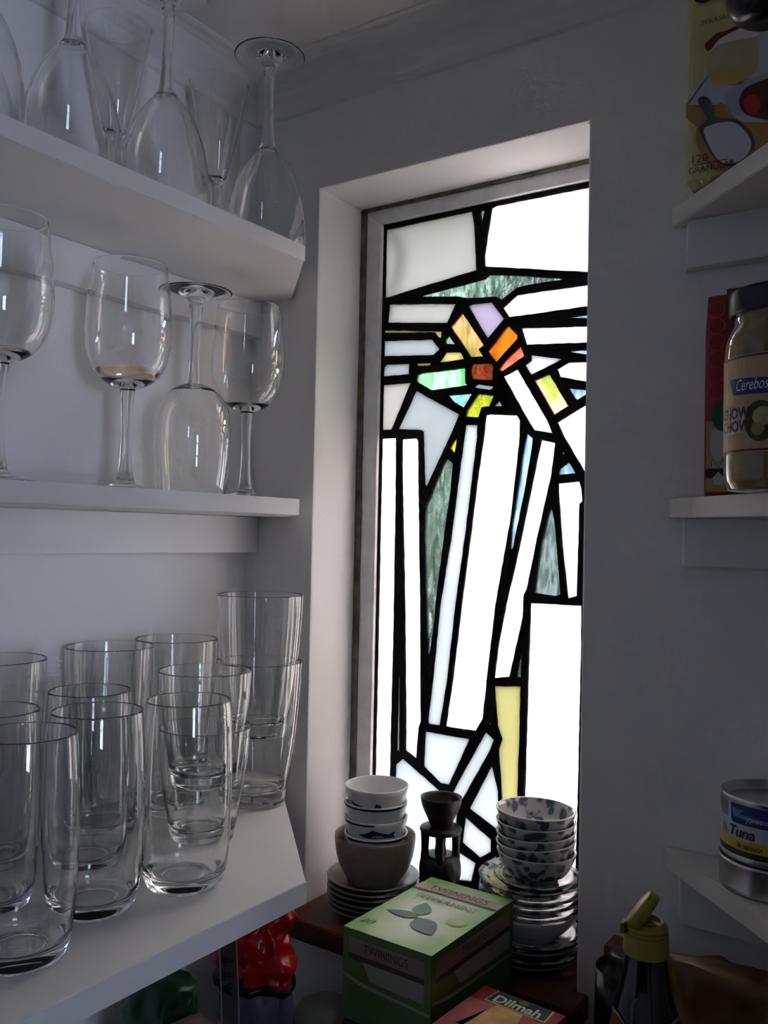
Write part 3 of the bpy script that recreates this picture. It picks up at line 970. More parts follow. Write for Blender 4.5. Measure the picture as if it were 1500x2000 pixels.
# right stack: plates, a bowl in between, blue printed cups on top
RX, RY = 0.3255, 0.0290
z = SILL + 0.0004
PB = plate_profile(0.0440, 0.0100, 0.58)
PT = plate_profile(0.0462, 0.0110, 0.55)
SA = plate_profile(0.0365, 0.0085, 0.62)
SB = cup_profile(0.0440, 0.0235, 0.0240, 0.0024, 0.6)
words = ['lowest', 'second', 'third', 'fourth']
grp = 'plates in the right stack on the sill'
for k in range(4):
    dish('saucer', PB, willow_m if k % 2 else grey_plate_m, (RX + (0, 0.0012, -0.001, 0.0006)[k], RY + (0, -0.0008, 0.001, 0)[k], SILL + 0.0004 + 0.0058 * k),
         f'small plate at the bottom of the right stack, {words[k]} from the sill', 'saucer', grp, key='PB%d' % (k % 2))
dish('shallow_bowl', SB, porc_m, (RX, RY, SILL + 0.0226), 'shallow white bowl in the middle of the right stack of plates', 'bowl')
for k in range(4):
    dish('plate', PT, willow_m, (RX + (0, -0.0008, 0.0010, -0.0008)[k], RY + (0, 0.0006, 0, 0.0004)[k], SILL + 0.0408 + 0.0074 * k),
         f'blue printed plate above the bowl in the right stack, {["lowest", "second", "third", "top and widest"][k]} of four', 'plate', grp, key='PT')
dish('saucer', SA, willow_m, (RX + 0.004, RY, SILL + 0.0676), 'small blue printed saucer directly under the nested printed cups', 'saucer', grp)
CUPB = cup_profile(0.0352, 0.0190, 0.0250, 0.0018, 0.42)
names5 = ['lowest', 'second', 'third', 'fourth', 'top']
tl = [(0, 0), (0.02, -0.055), (0.01, -0.035), (0.0, 0.0), (-0.01, 0.02)]
off = [(0.0046, 0.0), (0.0052, 0.0), (0.0044, 0.0), (0.0034, 0.0), (0.0028, 0.0)]
cupz = [0.0720, 0.0812, 0.0890, 0.0985, 0.1080]
for k in range(5):
    c = empty('printed_cup', (RX + off[k][0], RY + off[k][1], SILL + cupz[k]))
    c.rotation_euler = (tl[k][0], tl[k][1], 0)
    bd = link('body', lathe_mesh('body', CUPB, 56, 'CUPB'), willow_m, c)
    bd.rotation_euler.z = k * 1.3
    lathe('rim', [(0.0352, 0.0250), (0.0355, 0.0256), (0.0347, 0.0261), (0.0336, 0.0256)], porc_m, c, seg=56, key='rimB')
    tag(c, f'blue flower printed cup, {names5[k]} of five nested on the right stack', 'cup', 'printed cups in the right stack')

# turned wooden candle holder between the stacks
VX, VY = 0.2225, 0.0435
wd = dish('wooden_dish', smooth_profile([(0, 0), (0.016, 0), (0.018, 0.003), (0.024, 0.014), (0.0285, 0.0235), (0.0280, 0.0245), (0.0265, 0.0236), (0.0200, 0.0205), (0, 0.0200)], 3), ebony_m, (VX, VY, SILL + 0.0004),
     'small dark wooden dish under the candle holder', 'dish')
v = empty('candle_holder', (VX, VY, SILL + 0.0208))
lathe('foot', smooth_profile([(0, 0), (0.0175, 0), (0.0185, 0.002), (0.0180, 0.006), (0.015, 0.009), (0.013, 0.012), (0, 0.012)], 2), ebony_m, v)
lathe('body', smooth_profile([(0, 0.012), (0.013, 0.012), (0.0185, 0.020), (0.0205, 0.031), (0.0185, 0.042), (0.013, 0.046), (0, 0.046)], 3), ebony_m, v)
lathe('core', [(0, 0.046), (0.0058, 0.046), (0.0048, 0.056), (0.0056, 0.066), (0, 0.066)], ebony_m, v)
for k in range(4):
    a = math.atan2(CAM.y - VY, CAM.x - VX) + math.radians(90 * k)
    o = lathe('pillar', smooth_profile([(0, 0.040), (0.0042, 0.041), (0.0036, 0.050), (0.0040, 0.060), (0.0042, 0.067), (0, 0.067)], 2), ebony_m, v, seg=16, key='pillar')
    o.location = (0.0150 * math.cos(a), 0.0150 * math.sin(a), 0)
lathe('collar', smooth_profile([(0, 0.0665), (0.017, 0.0665), (0.0200, 0.0685), (0.0200, 0.0715), (0.012, 0.0745), (0, 0.0745)], 2), ebony_m, v)
lathe('cup', smooth_profile([(0, 0.0740), (0.0095, 0.0742), (0.0130, 0.0800), (0.0185, 0.0920), (0.0202, 0.1000), (0.0195, 0.1008), (0.0172, 0.0990), (0.0135, 0.0900), (0, 0.0860)], 3), ebony_m, v)
tag(v, 'dark turned wooden candle holder with open pillars between the two stacks', 'candle holder')

# ------------------------------------------------------------------ boxes of tea
def gradient_box_mat(name, inner, outer, size):
    m = bpy.data.materials.new(name)
    m.use_nodes = True
    nt = m.node_tree
    b = nt.nodes['Principled BSDF']
    b.inputs['Roughness'].default_value = 0.35
    tc = nt.nodes.new('ShaderNodeTexCoord')
    mp = nt.nodes.new('ShaderNodeMapping')
    mp.inputs['Scale'].default_value = (1.35 / size[0], 1.25 / size[1], 0.0)
    nt.links.new(tc.outputs['Object'], mp.inputs['Vector'])
    gr = nt.nodes.new('ShaderNodeVectorMath')
    gr.operation = 'LENGTH'
    nt.links.new(mp.outputs[0], gr.inputs[0])
    nz = nt.nodes.new('ShaderNodeTexNoise')
    nz.inputs['Scale'].default_value = 35
    nt.links.new(tc.outputs['Object'], nz.inputs['Vector'])
    ad = nt.nodes.new('ShaderNodeMath')
    ad.operation = 'MULTIPLY_ADD'
    nt.links.new(nz.outputs['Fac'], ad.inputs[0])
    ad.inputs[1].default_value = 0.35
    nt.links.new(gr.outputs['Value'], ad.inputs[2])
    rp = nt.nodes.new('ShaderNodeValToRGB')
    rp.color_ramp.elements[0].position = 0.30
    rp.color_ramp.elements[1].position = 0.92
    rp.color_ramp.elements[0].color = (*inner, 1)
    rp.color_ramp.elements[1].color = (*outer, 1)
    nt.links.new(ad.outputs[0], rp.inputs['Fac'])
    nt.links.new(rp.outputs['Color'], b.inputs['Base Color'])
    return m
TGREEN = srgb(118, 168, 62)
TW, TL, THH = 0.0815, 0.1270, 0.0700
tb = empty('tea_box', (0.2505 + TW / 2, -0.0235 - TL / 2, SILL + 0.0008), rz=math.radians(-1.5))
green_m = mat('shaded mint card', srgb(80, 112, 46), 0.4, var=0.12, vscale=25)  # side green darker than the lid, poor light put into the colour
box('carton', (-TW / 2, -TL / 2, 0), (TW / 2, TL / 2, THH - 0.0006), green_m, tb, bev=0.0006)
top_print = gradient_box_mat('mint lid print', srgb(226, 232, 210), TGREEN, (TW, TL))
box('lid', (-TW / 2, -TL / 2, THH - 0.0004), (TW / 2, TL / 2, THH), top_print, tb)
I4 = Matrix.Translation((0, 0, THH))
taupe = mat('taupe print', srgb(176, 158, 138), 0.4)
darkp = mat('dark brown print', srgb(58, 50, 46), 0.4)
palep = mat('shaded paper print', srgb(150, 148, 134), 0.45)  # white side paper, darkened in colour for the shaded sides
inkg = mat('grey green ink', srgb(88, 106, 84), 0.45)
leafp = [mat('leaf print dark', srgb(62, 104, 84), 0.4, var=0.25, vscale=120), mat('leaf print light', srgb(88, 132, 100), 0.4, var=0.25, vscale=120)]
y0 = TL / 2
flat('print_band', [(-TW / 2, y0 - 0.027), (TW / 2, y0 - 0.027), (TW / 2, y0 - 0.0145), (-TW / 2, y0 - 0.0145)], taupe, tb, I4)
flat('print_stripe', [(-TW / 2, y0 - 0.030), (TW / 2, y0 - 0.030), (TW / 2, y0 - 0.027), (-TW / 2, y0 - 0.027)], darkp, tb, I4)
text('TWININGS', 0.0125, (0, y0 - 0.0207, THH + 0.0006), (0, 0, 0), darkp, tb, sx=0.95)
text('PEPPERMINT', 0.0110, (0.001, y0 - 0.0425, THH + 0.0009), (0, 0, 0), inkg, tb, sx=0.98)
text('20', 0.0115, (-TW / 2 + 0.0095, -TL / 2 + 0.018, THH + 0.0005), (0, 0, 0), inkg, tb, shear=0.2)
def leaf(cx, cy, L, Wd, ang, m):
    pts = []
    for k in range(13):
        t = k / 12
        pts.append((L * t, Wd * math.sin(math.pi * t ** 0.8) * (1 - 0.15 * t)))
    for k in range(11, 0, -1):
        t = k / 12
        pts.append((L * t, -Wd * math.sin(math.pi * t ** 0.8) * (1 - 0.15 * t)))
    c, s = math.cos(ang), math.sin(ang)
    return flat('leaf_print', [(cx + x * c - y * s, cy + x * s + y * c) for x, y in pts], m, tb, I4, 0.0006)
leaf(-0.005, -0.012, 0.026, 0.0085, math.radians(108), leafp[1])
leaf(-0.003, -0.015, 0.029, 0.0065, math.radians(188), leafp[0])
leaf(-0.002, -0.016, 0.032, 0.0115, math.radians(-40), leafp[0])
ringp = [(0.0265 + 0.0082 * math.cos(a), -0.004 + 0.0082 * math.sin(a)) for a in [2 * math.pi * k / 24 for k in range(24)]]
flat('seal_print', ringp, mat('seal print', srgb(150, 182, 100), 0.4), tb, I4, 0.0004)
flat('seal_print', circle_pts(0.0265, -0.004, 0.0060), mat('seal print light', srgb(186, 202, 148), 0.4), tb, I4, 0.0006)
# printed sides: front (-y) and right (+x)
Mf = Matrix(((1, 0, 0, 0), (0, 0, -1, -TL / 2), (0, 1, 0, 0), (0, 0, 0, 1)))
Mr = Matrix(((0, 0, 1, TW / 2), (1, 0, 0, 0), (0, 1, 0, 0), (0, 0, 0, 1)))
dgreen = mat('deep mint print', srgb(92, 122, 56), 0.4)
for M_, half in ((Mf, TW / 2), (Mr, TL / 2)):
    h_ = half - 0.006
    flat('side_band', [(-h_, 0.0515), (h_, 0.0515), (h_, 0.0640), (-h_, 0.0640)], mat('shaded side taupe print', srgb(138, 120, 102), 0.4), tb, M_, 0.0003)  # darker copy of the lid taupe for the shaded sides
    flat('side_stripe', [(-h_, 0.0475), (h_, 0.0475), (h_, 0.0515), (-h_, 0.0515)], darkp, tb, M_, 0.0004)
    flat('side_paper', [(-half * 0.52, 0.0475), (h_, 0.0475), (h_, 0.0330), (-half * 0.35, 0.0345), (-half * 0.42, 0.040)], palep, tb, M_, 0.0003)
    flat('side_stripe', [(-half + 0.001, 0.0335), (-half * 0.6, 0.0290), (half - 0.001, 0.0250), (half - 0.001, 0.0275), (-half * 0.55, 0.0318), (-half + 0.001, 0.0360)], palep, tb, M_, 0.0004)
    me = text_mesh('TWININGS', 0.0095, sx=0.9)
    me.materials.clear()
    o = link('lettering', me, darkp, tb)
    o.matrix_local = M_ @ Matrix.Translation((0, 0.0578, 0.0006))
tag(tb, 'green peppermint tea box with leaf print on its lid, in front of the sill', 'tea box')
# boxes below it
b2 = empty('carton', (0.2505 + TW / 2 - 0.004, -0.0375 - 0.058, BENCH + 0.0005))
dark_card = mat('dark plain card', srgb(62, 62, 58), 0.55, var=0.15, vscale=20)
H2 = SILL + 0.0004 - BENCH - 0.0008
box('body', (-0.036, -0.056, 0), (0.040, 0.056, H2), dark_card, b2, bev=0.001)
M2 = Matrix(((1, 0, 0, 0.009), (0, 0, -1, -0.056), (0, 1, 0, 0), (0, 0, 0, 1)))
flat('paper_label', [(-0.038, H2 - 0.030), (0.005, H2 - 0.030), (0.005, H2 - 0.009), (-0.038, H2 - 0.009)], mat('grey paper label', srgb(110, 110, 108), 0.6), b2, M2, 0.0004)
tag(b2, 'tall dark carton standing under the green tea box', 'box')
# red tea box
DW, DL = 0.0690, 0.1250
rb = empty('tea_box', (0.3370 + DW / 2, -0.0905 - DL / 2, BENCH + 0.0005), rz=math.radians(-4))
RH = 1.4010 - BENCH - 0.0005
red_m = gradient_box_mat('red and gold card', srgb(206, 92, 60), srgb(168, 28, 36), (DW * 0.9, DL))
box('carton', (-DW / 2, -DL / 2, 0), (DW / 2, DL / 2, RH), red_m, rb, bev=0.0006)
IR = Matrix.Translation((0, 0, RH))
yb = DL / 2
gold_m = mat('gold print', srgb(212, 186, 120), 0.35)
flat('gold_border', [(-0.0220, yb - 0.0010), (-0.0235, yb - 0.0195), (0.0275, yb - 0.0195), (0.0260, yb - 0.0010)], gold_m, rb, IR, 0.0003)
flat('green_panel', [(-0.0205, yb - 0.0010), (-0.0220, yb - 0.0180), (0.0258, yb - 0.0180), (0.0245, yb - 0.0010)], mat('bottle green print', srgb(38, 62, 58), 0.3), rb, IR, 0.0005)
flat('emblem_print', circle_pts(0.003, yb - 0.0055, 0.0042, 0.0034), mat('emblem print', srgb(112, 108, 76), 0.4), rb, IR, 0.0007)
text('Dilmah', 0.0145, (0.0015, yb - 0.0130, RH + 0.0008), (0, 0, 0), mat('cream letter print', srgb(224, 222, 200), 0.4), rb, bold=0.0004, sx=0.95)
flat('amber_print', [(-0.012, yb - 0.0200), (0.010, yb - 0.0200), (0.018, yb - 0.06), (-0.022, yb - 0.06)], mat('amber tea print', srgb(226, 168, 84), 0.4, var=0.3, vscale=60), rb, IR, 0.0003)
flat('pink_print', [(-0.034, yb - 0.0230), (-0.013, yb - 0.0205), (-0.018, yb - 0.075), (-0.034, yb - 0.075)], mat('pink print', srgb(210, 110, 108), 0.4, var=0.2, vscale=60), rb, IR, 0.0003)
tag(rb, 'red tea box with a bottle green name panel at the bottom edge', 'tea box')

# ------------------------------------------------------------------ bags under the lowest shelf
def crumple(name, prof_fn, m, parent, nu=80, nv=44, amp=0.004, freq=28.0, seed=0.0, key=None):
    """Closed crumpled tube: prof_fn(v) -> (rx, ry, z, dx, dy)."""
    vs, fs = [], []
    for j in range(nv + 1):
        rx, ry, zz, dx, dy = prof_fn(j / nv)
        for i in range(nu):
            a = 2 * math.pi * i / nu
            p = Vector((rx * math.cos(a) + dx, ry * math.sin(a) + dy, zz))
            f0 = p * freq + Vector((seed, seed, seed))
            ridge = (abs(noise.noise(f0)) - 0.22) + 0.6 * (abs(noise.noise(f0 * 2.3)) - 0.22)
            p = p + Vector((math.cos(a), math.sin(a), 0)) * (ridge * amp * 1.2)
            n = noise.noise_vector(p * freq + Vector((seed, seed * 2, 0))) * amp + noise.noise_vector(p * freq * 2.7 + Vector((seed, 0, 5))) * amp * 0.5
            n.z *= 0.6
            vs.append(p + n)
    for j in range(nv):
        for i in range(nu):
            fs.append((j * nu + i, j * nu + (i + 1) % nu, (j + 1) * nu + (i + 1) % nu, (j + 1) * nu + i))
    fs.append(tuple(reversed(range(nu))))
    fs.append(tuple(range(nv * nu, nv * nu + nu)))
    return pyd(name, vs, fs, m, parent, smooth=True)
def lerp(a, b, t):
    return a + (b - a) * t
redfilm = mat('red plastic film', srgb(206, 26, 22), 0.22, trans=0.25)
clearfilm = mat('bluish clear film', srgb(120, 116, 140), 0.15, trans=0.35)
pR = on(500, 1890, 1, -0.10)
bag = empty('food_packet', (pR.x, pR.y, BENCH))
def lower(t):
    s = math.sin(math.pi * min(1, 0.25 + t * 0.75))
    return (0.040, 0.026, t * (pR.z - 0.006 - BENCH), 0, 0)
def upper(t):
    zz = pR.z - 0.006 - BENCH + t * 0.072
    k = 1 - 0.45 * t ** 2
    return (0.0375 * k + 0.006 * math.sin(t * 9), 0.022 * k, zz, 0.006 * t, 0)
crumple('clear_body', lower, clearfilm, bag, amp=0.006, freq=30, seed=3)
crumple('black_band', lambda t: (0.0425, 0.0285, pR.z - 0.012 - BENCH + t * 0.007, 0, 0), mat('black film band', srgb(20, 18, 20), 0.3), bag, nv=3, amp=0.006, freq=30, seed=3)
crumple('red_top', upper, redfilm, bag, amp=0.007, freq=36, seed=8)
ang = math.radians(-52)
dirv = Vector((math.cos(ang), math.sin(ang), 0))
side = Vector((-dirv.y, dirv.x, 0))
def strip(name, c, w, z0, z1, m, n=12, out=0.033):
    vs, fs = [], []
    for j in range(n + 1):
        t = j / n
        zz = lerp(z0, z1, t)
        base = dirv * (out + 0.003 * math.sin(t * 7)) + side * (c + 0.002 * math.sin(t * 5))
        for sgn in (-1, 1):
            for d in (0.0, 0.0012):
                vs.append(base + side * (sgn * w / 2) + dirv * d + Vector((0, 0, zz)))
    for j in range(n):
        a, b = j * 4, (j + 1) * 4
        fs += [(a + 1, a + 3, b + 3, b + 1), (a, b, b + 2, a + 2), (a, a + 1, b + 1, b), (a + 3, a + 2, b + 2, b + 3)]
    fs += [(0, 2, 3, 1), (n * 4, n * 4 + 1, n * 4 + 3, n * 4 + 2)]
    return pyd(name, vs, fs, m, bag)
zt = pR.z - BENCH
st_m = mat('brown label strip', srgb(70, 62, 58), 0.35)
strip('label_strip', -0.020, 0.0125, zt - 0.085, zt + 0.055, st_m, out=0.040)
strip('label_edge', -0.0125, 0.0012, zt - 0.085, zt + 0.058, mat('pale seam', srgb(150, 140, 136), 0.3), out=0.0415)
strip('label_edge', -0.0272, 0.0012, zt - 0.085, zt + 0.058, mat('pale seam', srgb(150, 140, 136), 0.3), out=0.0405)
inkb = mat('black ink', srgb(18, 16, 16), 0.4)
for k, ch in enumerate('ATT'):
    me = text_mesh(ch, 0.0115, bold=0.0003)
    me.materials.clear()
    o = link('lettering', me, inkb, bag)
    X_, Y_ = Vector((0, 0, 1)), -side
    Rm = Matrix((X_, Y_, X_.cross(Y_))).transposed().to_4x4()
    o.matrix_local = Matrix.Translation(dirv * 0.0455 + side * -0.020 + Vector((0, 0, zt + 0.002 + k * 0.0125))) @ Rm
tag(bag, 'red topped crackly food packet with a brown label strip under the lowest shelf', 'packet')
pG = on(322, 1966, 1, -0.19)
gb = crumple('plastic_bag', lambda t: (0.052 * (1 - 0.35 * t ** 3), 0.034 * (1 - 0.4 * t ** 3), t * (pG.z + 0.022 - BENCH), 0, 0), mat('dark green plastic', srgb(34, 92, 56), 0.3, trans=0.1, var=0.3, vscale=30), None, amp=0.009, freq=26, seed=5)
gb.location = (max(pG.x, 0.062), pG.y, BENCH)
tag(gb, 'dark green plastic bag under the lowest shelf', 'bag')
pB = on(395, 1985, 1, -0.225)
bb = crumple('paper_bag', lambda t: (0.040 * (1 - 0.25 * t ** 3), 0.028 * (1 - 0.3 * t ** 3), t * (pB.z - BENCH + 0.004), 0, 0), mat('brown paper', srgb(120, 104, 88), 0.6, var=0.35, vscale=40), None, amp=0.008, freq=30, seed=11)
bb.location = (pB.x + 0.02, pB.y - 0.03, BENCH)
tag(bb, 'crumpled brown packet at the bottom edge in front of the green bag', 'packet')
pD = on(634, 1980, 1, -0.040)
dome_prof = smooth_profile([(0, 0), (0.030, 0), (0.034, 0.05), (0.034, pD.z - BENCH - 0.03), (0.032, pD.z - BENCH - 0.006), (0.024, pD.z - BENCH + 0.008), (0.010, pD.z - BENCH + 0.0135), (0, pD.z - BENCH + 0.014)], 3)
dm = lathe('storage_jar', dome_prof, mat('frosted pale plastic', srgb(150, 158, 148), 0.45, trans=0.2))
dm.location = (pD.x, pD.y, BENCH + 0.0003)
tag(dm, 'pale frosted round topped container beside the red packet', 'container')

# ------------------------------------------------------------------ right-hand shelf goods
# sugar packet on the top corner shelf
PKX, PKW = 0.4762, 0.115
def packet(name, x0, w, y0, d, z0, h, m, pinch=0.75, rnd=0.005):
    """Soft block bag: rounded box, slightly pillowed, with a folded top."""
    root = empty(name, (x0, y0, z0 + 0.0004))
    vs, fs = [], []
    nu, nv = 28, 16
    for j in range(nv + 1):
        t = j / nv
        zz = h * t
        bul = 1 + 0.05 * math.sin(math.pi * t)
        dd = d * (lerp(1.0, 0.35, max(0, (t - pinch) / (1 - pinch))) if t > pinch else 1.0) * bul
        for i in range(nu):
            a = 2 * math.pi * i / nu
            ca, sa = math.cos(a), math.sin(a)
            ex = 0.22
            x = (abs(ca) ** ex) * (1 if ca >= 0 else -1) * w / 2
            y = (abs(sa) ** ex) * (1 if sa >= 0 else -1) * dd / 2
            vs.append(Vector((w / 2 + x, y, zz)))
    for j in range(nv):
        for i in range(nu):
            fs.append((j * nu + i, j * nu + (i + 1) % nu, (j + 1) * nu + (i + 1) % nu, (j + 1) * nu + i))
    fs.append(tuple(reversed(range(nu))))
    fs.append(tuple(range(nv * nu, nv * nu + nu)))
    pyd('bag', vs, fs, m, root, smooth=False)
    return root
sugar_m = mat('cream paper bag', srgb(206, 196, 132), 0.5, var=0.12, vscale=25)
D_ = 0.050
sp = packet('sugar_packet', PKX, PKW, -0.0290, D_, R1, 0.165, sugar_m, pinch=0.85)
FY = -D_ / 2 * 1.055 - 0.0006
Ms = Matrix(((1, 0, 0, 0), (0, 0, -1, FY), (0, 1, 0, 0), (0, 0, 0, 1)))
def sp_px(x, y):
    q = on(x, y, 1, -0.0290 + FY)
    return (q.x - PKX, q.z - R1)
def rounded(pts, n=4):
    out, L_ = [], len(pts)
    for i in range(L_):
        p0, p1, p2, p3 = pts[i - 1], pts[i], pts[(i + 1) % L_], pts[(i + 2) % L_]
        for k in range(n):
            t = k / n
            out.append(tuple(0.5 * (2 * p1[a] + (p2[a] - p0[a]) * t + (2 * p0[a] - 5 * p1[a] + 4 * p2[a] - p3[a]) * t * t + (3 * p1[a] - p0[a] - 3 * p2[a] + p3[a]) * t ** 3) for a in range(2)))
    return out
def spoly(name, pts, m, lift):
    if name in ('scoop_print', 'sugar_print', 'berry_print', 'fruit_print', 'strawberry_print', 'bowl_print', 'cake_cream_print'):
        pts = rounded(pts)
    q_ = [sp_px(*q) for q in pts]
    return flat(name, [(min(max(x, 0.0012), PKW - 0.001), z_) for x, z_ in q_], m, sp, Ms, lift)
white_p = mat('white cream print', srgb(226, 222, 214), 0.5)
spoly('plate_print', [(1342,300-92),(1356,170),(1378,150),(1400,108),(1440,75),(1520,40),(1520,250),(1440,238),(1420,205),(1340,207)], mat('white plate print', srgb(196, 196, 204), 0.5), 0.0003)
spoly('cake_side_print', [(1387,105),(1400,92),(1420,84),(1480,70),(1482,125),(1462,128),(1440,134),(1410,133),(1387,140)], mat('sponge print', srgb(196, 180, 142), 0.5, var=0.15, vscale=60), 0.0005)
spoly('cake_cream_print', [(1385,106),(1392,86),(1416,68),(1446,56),(1466,48),(1476,56),(1480,72),(1420,85),(1398,94)], white_p, 0.0007)
spoly('cake_base_print', [(1388,140),(1410,134),(1440,136),(1478,126),(1476,140),(1446,166),(1392,169)], mat('yellow sponge print', srgb(200, 176, 92), 0.5), 0.0006)
spoly('berry_print', [(1379,98),(1378,88),(1390,76),(1402,66),(1418,62),(1440,52),(1462,45),(1460,52),(1440,60),(1420,70),(1404,80),(1390,98),(1384,101)], mat('dark red berry print', srgb(120, 20, 24), 0.4), 0.0009)
spoly('bowl_print', [(1416,190),(1430,172),(1462,156),(1530,145),(1530,236),(1460,230),(1432,222)], mat('bowl shade print', srgb(176, 178, 188), 0.5), 0.0006)
spoly('fruit_print', [(1446,190),(1466,168),(1530,155),(1530,232),(1470,230),(1448,214)], mat('dark fruit print', srgb(88, 42, 36), 0.5, var=0.6, vscale=140), 0.0009)
spoly('strawberry_print', [(1452,200),(1462,190),(1480,188),(1486,210),(1476,226),(1460,222)], mat('strawberry print', srgb(176, 44, 36), 0.4), 0.0011)
spoly('bread_print', [(1340,207),(1360,208),(1378,224),(1410,200),(1418,222),(1450,240),(1530,240),(1530,310),(1480,300),(1430,330),(1400,335),(1372,310),(1358,276),(1362,250),(1340,232)], mat('golden crust print', srgb(178, 138, 74), 0.5, var=0.2, vscale=60), 0.0004)
spoly('scoop_print', [(1364,196),(1372,190),(1384,194),(1396,215),(1400,230),(1440,236),(1468,262),(1474,290),(1455,318),(1420,326),(1396,312),(1372,270),(1366,250),(1382,234),(1366,206)], mat('steel scoop print', srgb(92, 92, 96), 0.4, var=0.3, vscale=60), 0.0007)
spoly('sugar_print', [(1375,260),(1390,246),(1430,240),(1456,258),(1468,285),(1452,312),(1422,322),(1398,308)], mat('white sugar print', srgb(214, 214, 220), 0.6, bump=0.3, bscale=400), 0.0010)
brown_ink = mat('brown ink', srgb(84, 58, 30), 0.5)
def stext(t, px, py, size, m, **k):
    x, zz = sp_px(px, py)
    me = text_mesh(t, size, **k)
    me.materials.clear()
    o = link('lettering', me, m, sp)
    o.matrix_local = Ms @ Matrix.Translation((x, zz, 0.0014))
stext('GRANULAR', 1390, 329, 0.0062, brown_ink)
stext('120', 1366, 313, 0.0085, brown_ink)
stext('PEKASAURS', 1408, 38, 0.0052, mat('olive ink', srgb(96, 92, 46), 0.5))
spoly('ink_rule', [(1354,325),(1421,312),(1421,313.5),(1354,326.5)], brown_ink, 0.0012)
spoly('black_logo_print', [(1355,0),(1360,6),(1376,8),(1394,0),(1398,-12),(1382,-3),(1366,-4),(1362,-14)], mat('black print', srgb(20, 20, 20), 0.4), 0.0008)
tag(sp, 'yellow sugar packet printed with cake and a scoop on the top corner shelf', 'packet')
# black ladle hanging from a ceiling hook in the upper right corner
lp = on(1496, 2, 1, -0.16)
lad = empty('hanging_ladle', (lp.x, lp.y, lp.z))
black_m = mat('black shiny plastic', srgb(24, 24, 25), 0.2)
lathe('ladle_bowl', smooth_profile([(0, -0.0135), (0.010, -0.0125), (0.018, -0.0075), (0.0225, 0.001), (0.0235, 0.010), (0.0225, 0.0105), (0.0205, 0.002), (0.0160, -0.0055), (0.009, -0.0100), (0, -0.0110)], 3), black_m, lad)
hz = CEIL - lp.z
ld = Vector((RGT.x, RGT.y, 0)).normalized()
vs, fs = [], []
hp = [(0.0225, 0.006), (0.0235, 0.03), (0.0225, hz * 0.6), (0.0215, hz - 0.016), (0.0210, hz - 0.012)]
for d, zz in hp:
    for k in range(8):
        a = 2 * math.pi * k / 8
        vs.append(ld * (d + 0.0035 * math.cos(a)) + Vector((-ld.y, ld.x, 0)) * 0.0018 * math.sin(a) + Vector((0, 0, zz)))
for i in range(len(hp) - 1):
    for k in range(8):
        fs.append((i * 8 + k, i * 8 + (k + 1) % 8, (i + 1) * 8 + (k + 1) % 8, (i + 1) * 8 + k))
fs += [tuple(range(7, -1, -1)), tuple(range(len(vs) - 8, len(vs)))]
pyd('handle', vs, fs, black_m, lad, smooth=True)
hk = lathe('hook', [(0, -0.014), (0.0014, -0.014), (0.0014, -0.003), (0.005, -0.002), (0.005, 0), (0, 0)], steel_m, lad, seg=12)
hk.location = ld * 0.021 + Vector((0, 0, hz))
tag(lad, 'black ladle bowl hanging in the upper right corner in front of the sugar packet', 'ladle')

# red popping corn packet on the middle corner shelf
RPX = 0.4866
redp_m = mat('red packet film', srgb(150, 26, 34), 0.35)
D2 = 0.028
rp = packet('snack_packet', RPX, 0.10, -0.0190, D2, R2, 0.152, redp_m, pinch=0.8)
FY2 = -D2 / 2 * 1.055 - 0.0006
Mq = Matrix(((1, 0, 0, 0), (0, 0, -1, FY2), (0, 1, 0, 0), (0, 0, 0, 1)))
def rp_px(x, y):
    q = on(x, y, 1, -0.0190 + FY2)
    return (q.x - RPX, q.z - R2)
def rpoly(name, pts, m, lift):
    return flat(name, [rp_px(*q) for q in pts], m, rp, Mq, lift)
rpoly('dark_red_print', [(1420,566),(1475,558),(1475,760),(1420,760)], mat('dark red print', srgb(112, 18, 24), 0.4), 0.0004)
rpoly('orange_print', [(1475,559),(1540,548),(1540,760),(1475,760)], mat('orange print', srgb(186, 112, 40), 0.4), 0.0004)
scal = mat('pink scallop print', srgb(184, 60, 66), 0.4)
for k in range(6):
    cy_ = 606 + k * 32
    c0 = rp_px(1400, cy_)
    pts = [(c0[0] + 0.0062 * math.cos(a), c0[1] + 0.0062 * math.sin(a)) for a in [2 * math.pi * i / 20 for i in range(20)]]
    pin = [(c0[0] + 0.0054 * math.cos(a), c0[1] + 0.0054 * math.sin(a)) for a in [2 * math.pi * i / 20 for i in range(20)]]
    vs = [Mq @ Vector((x, y, 0.0006)) for x, y in pts + pin]
    pyd('scallop_print', vs, [(i, (i + 1) % 20, 20 + (i + 1) % 20, 20 + i) for i in range(20)], scal, rp)
rpoly('yellow_print', [(1379,824),(1540,824),(1540,962),(1379,962)], mat('mustard print', srgb(170, 150, 84), 0.4), 0.0004)
rpoly('green_badge_print', circle_pts(1416, 815, 26, 30), mat('green badge print', srgb(34, 84, 52), 0.4), 0.0008)
rpoly('white_print', circle_pts(1402, 868, 15, 36), mat('white popcorn print', srgb(196, 196, 190), 0.5), 0.0007)
rpoly('hot_label_print', [(1391,904),(1414,902),(1414,914),(1391,915)], mat('label white print', srgb(208, 204, 196), 0.5), 0.0009)
rpoly('black_print', [(1379,917),(1540,912),(1540,932),(1379,935)], mat('black print', srgb(20, 20, 20), 0.4), 0.0007)
rpoly('white_print', [(1392,935),(1404,922),(1416,935),(1412,948),(1396,948)], mat('white popcorn print', srgb(196, 196, 190), 0.5), 0.0010)
def rtext(t, px, py, size, m):
    x, zz = rp_px(px, py)
    me = text_mesh(t, size)
    me.materials.clear()
    o = link('lettering', me, m, rp)
    o.matrix_local = Mq @ Matrix.Translation((x, zz, 0.0013))
rtext('HOT', 1403, 908.5, 0.0048, inkb)
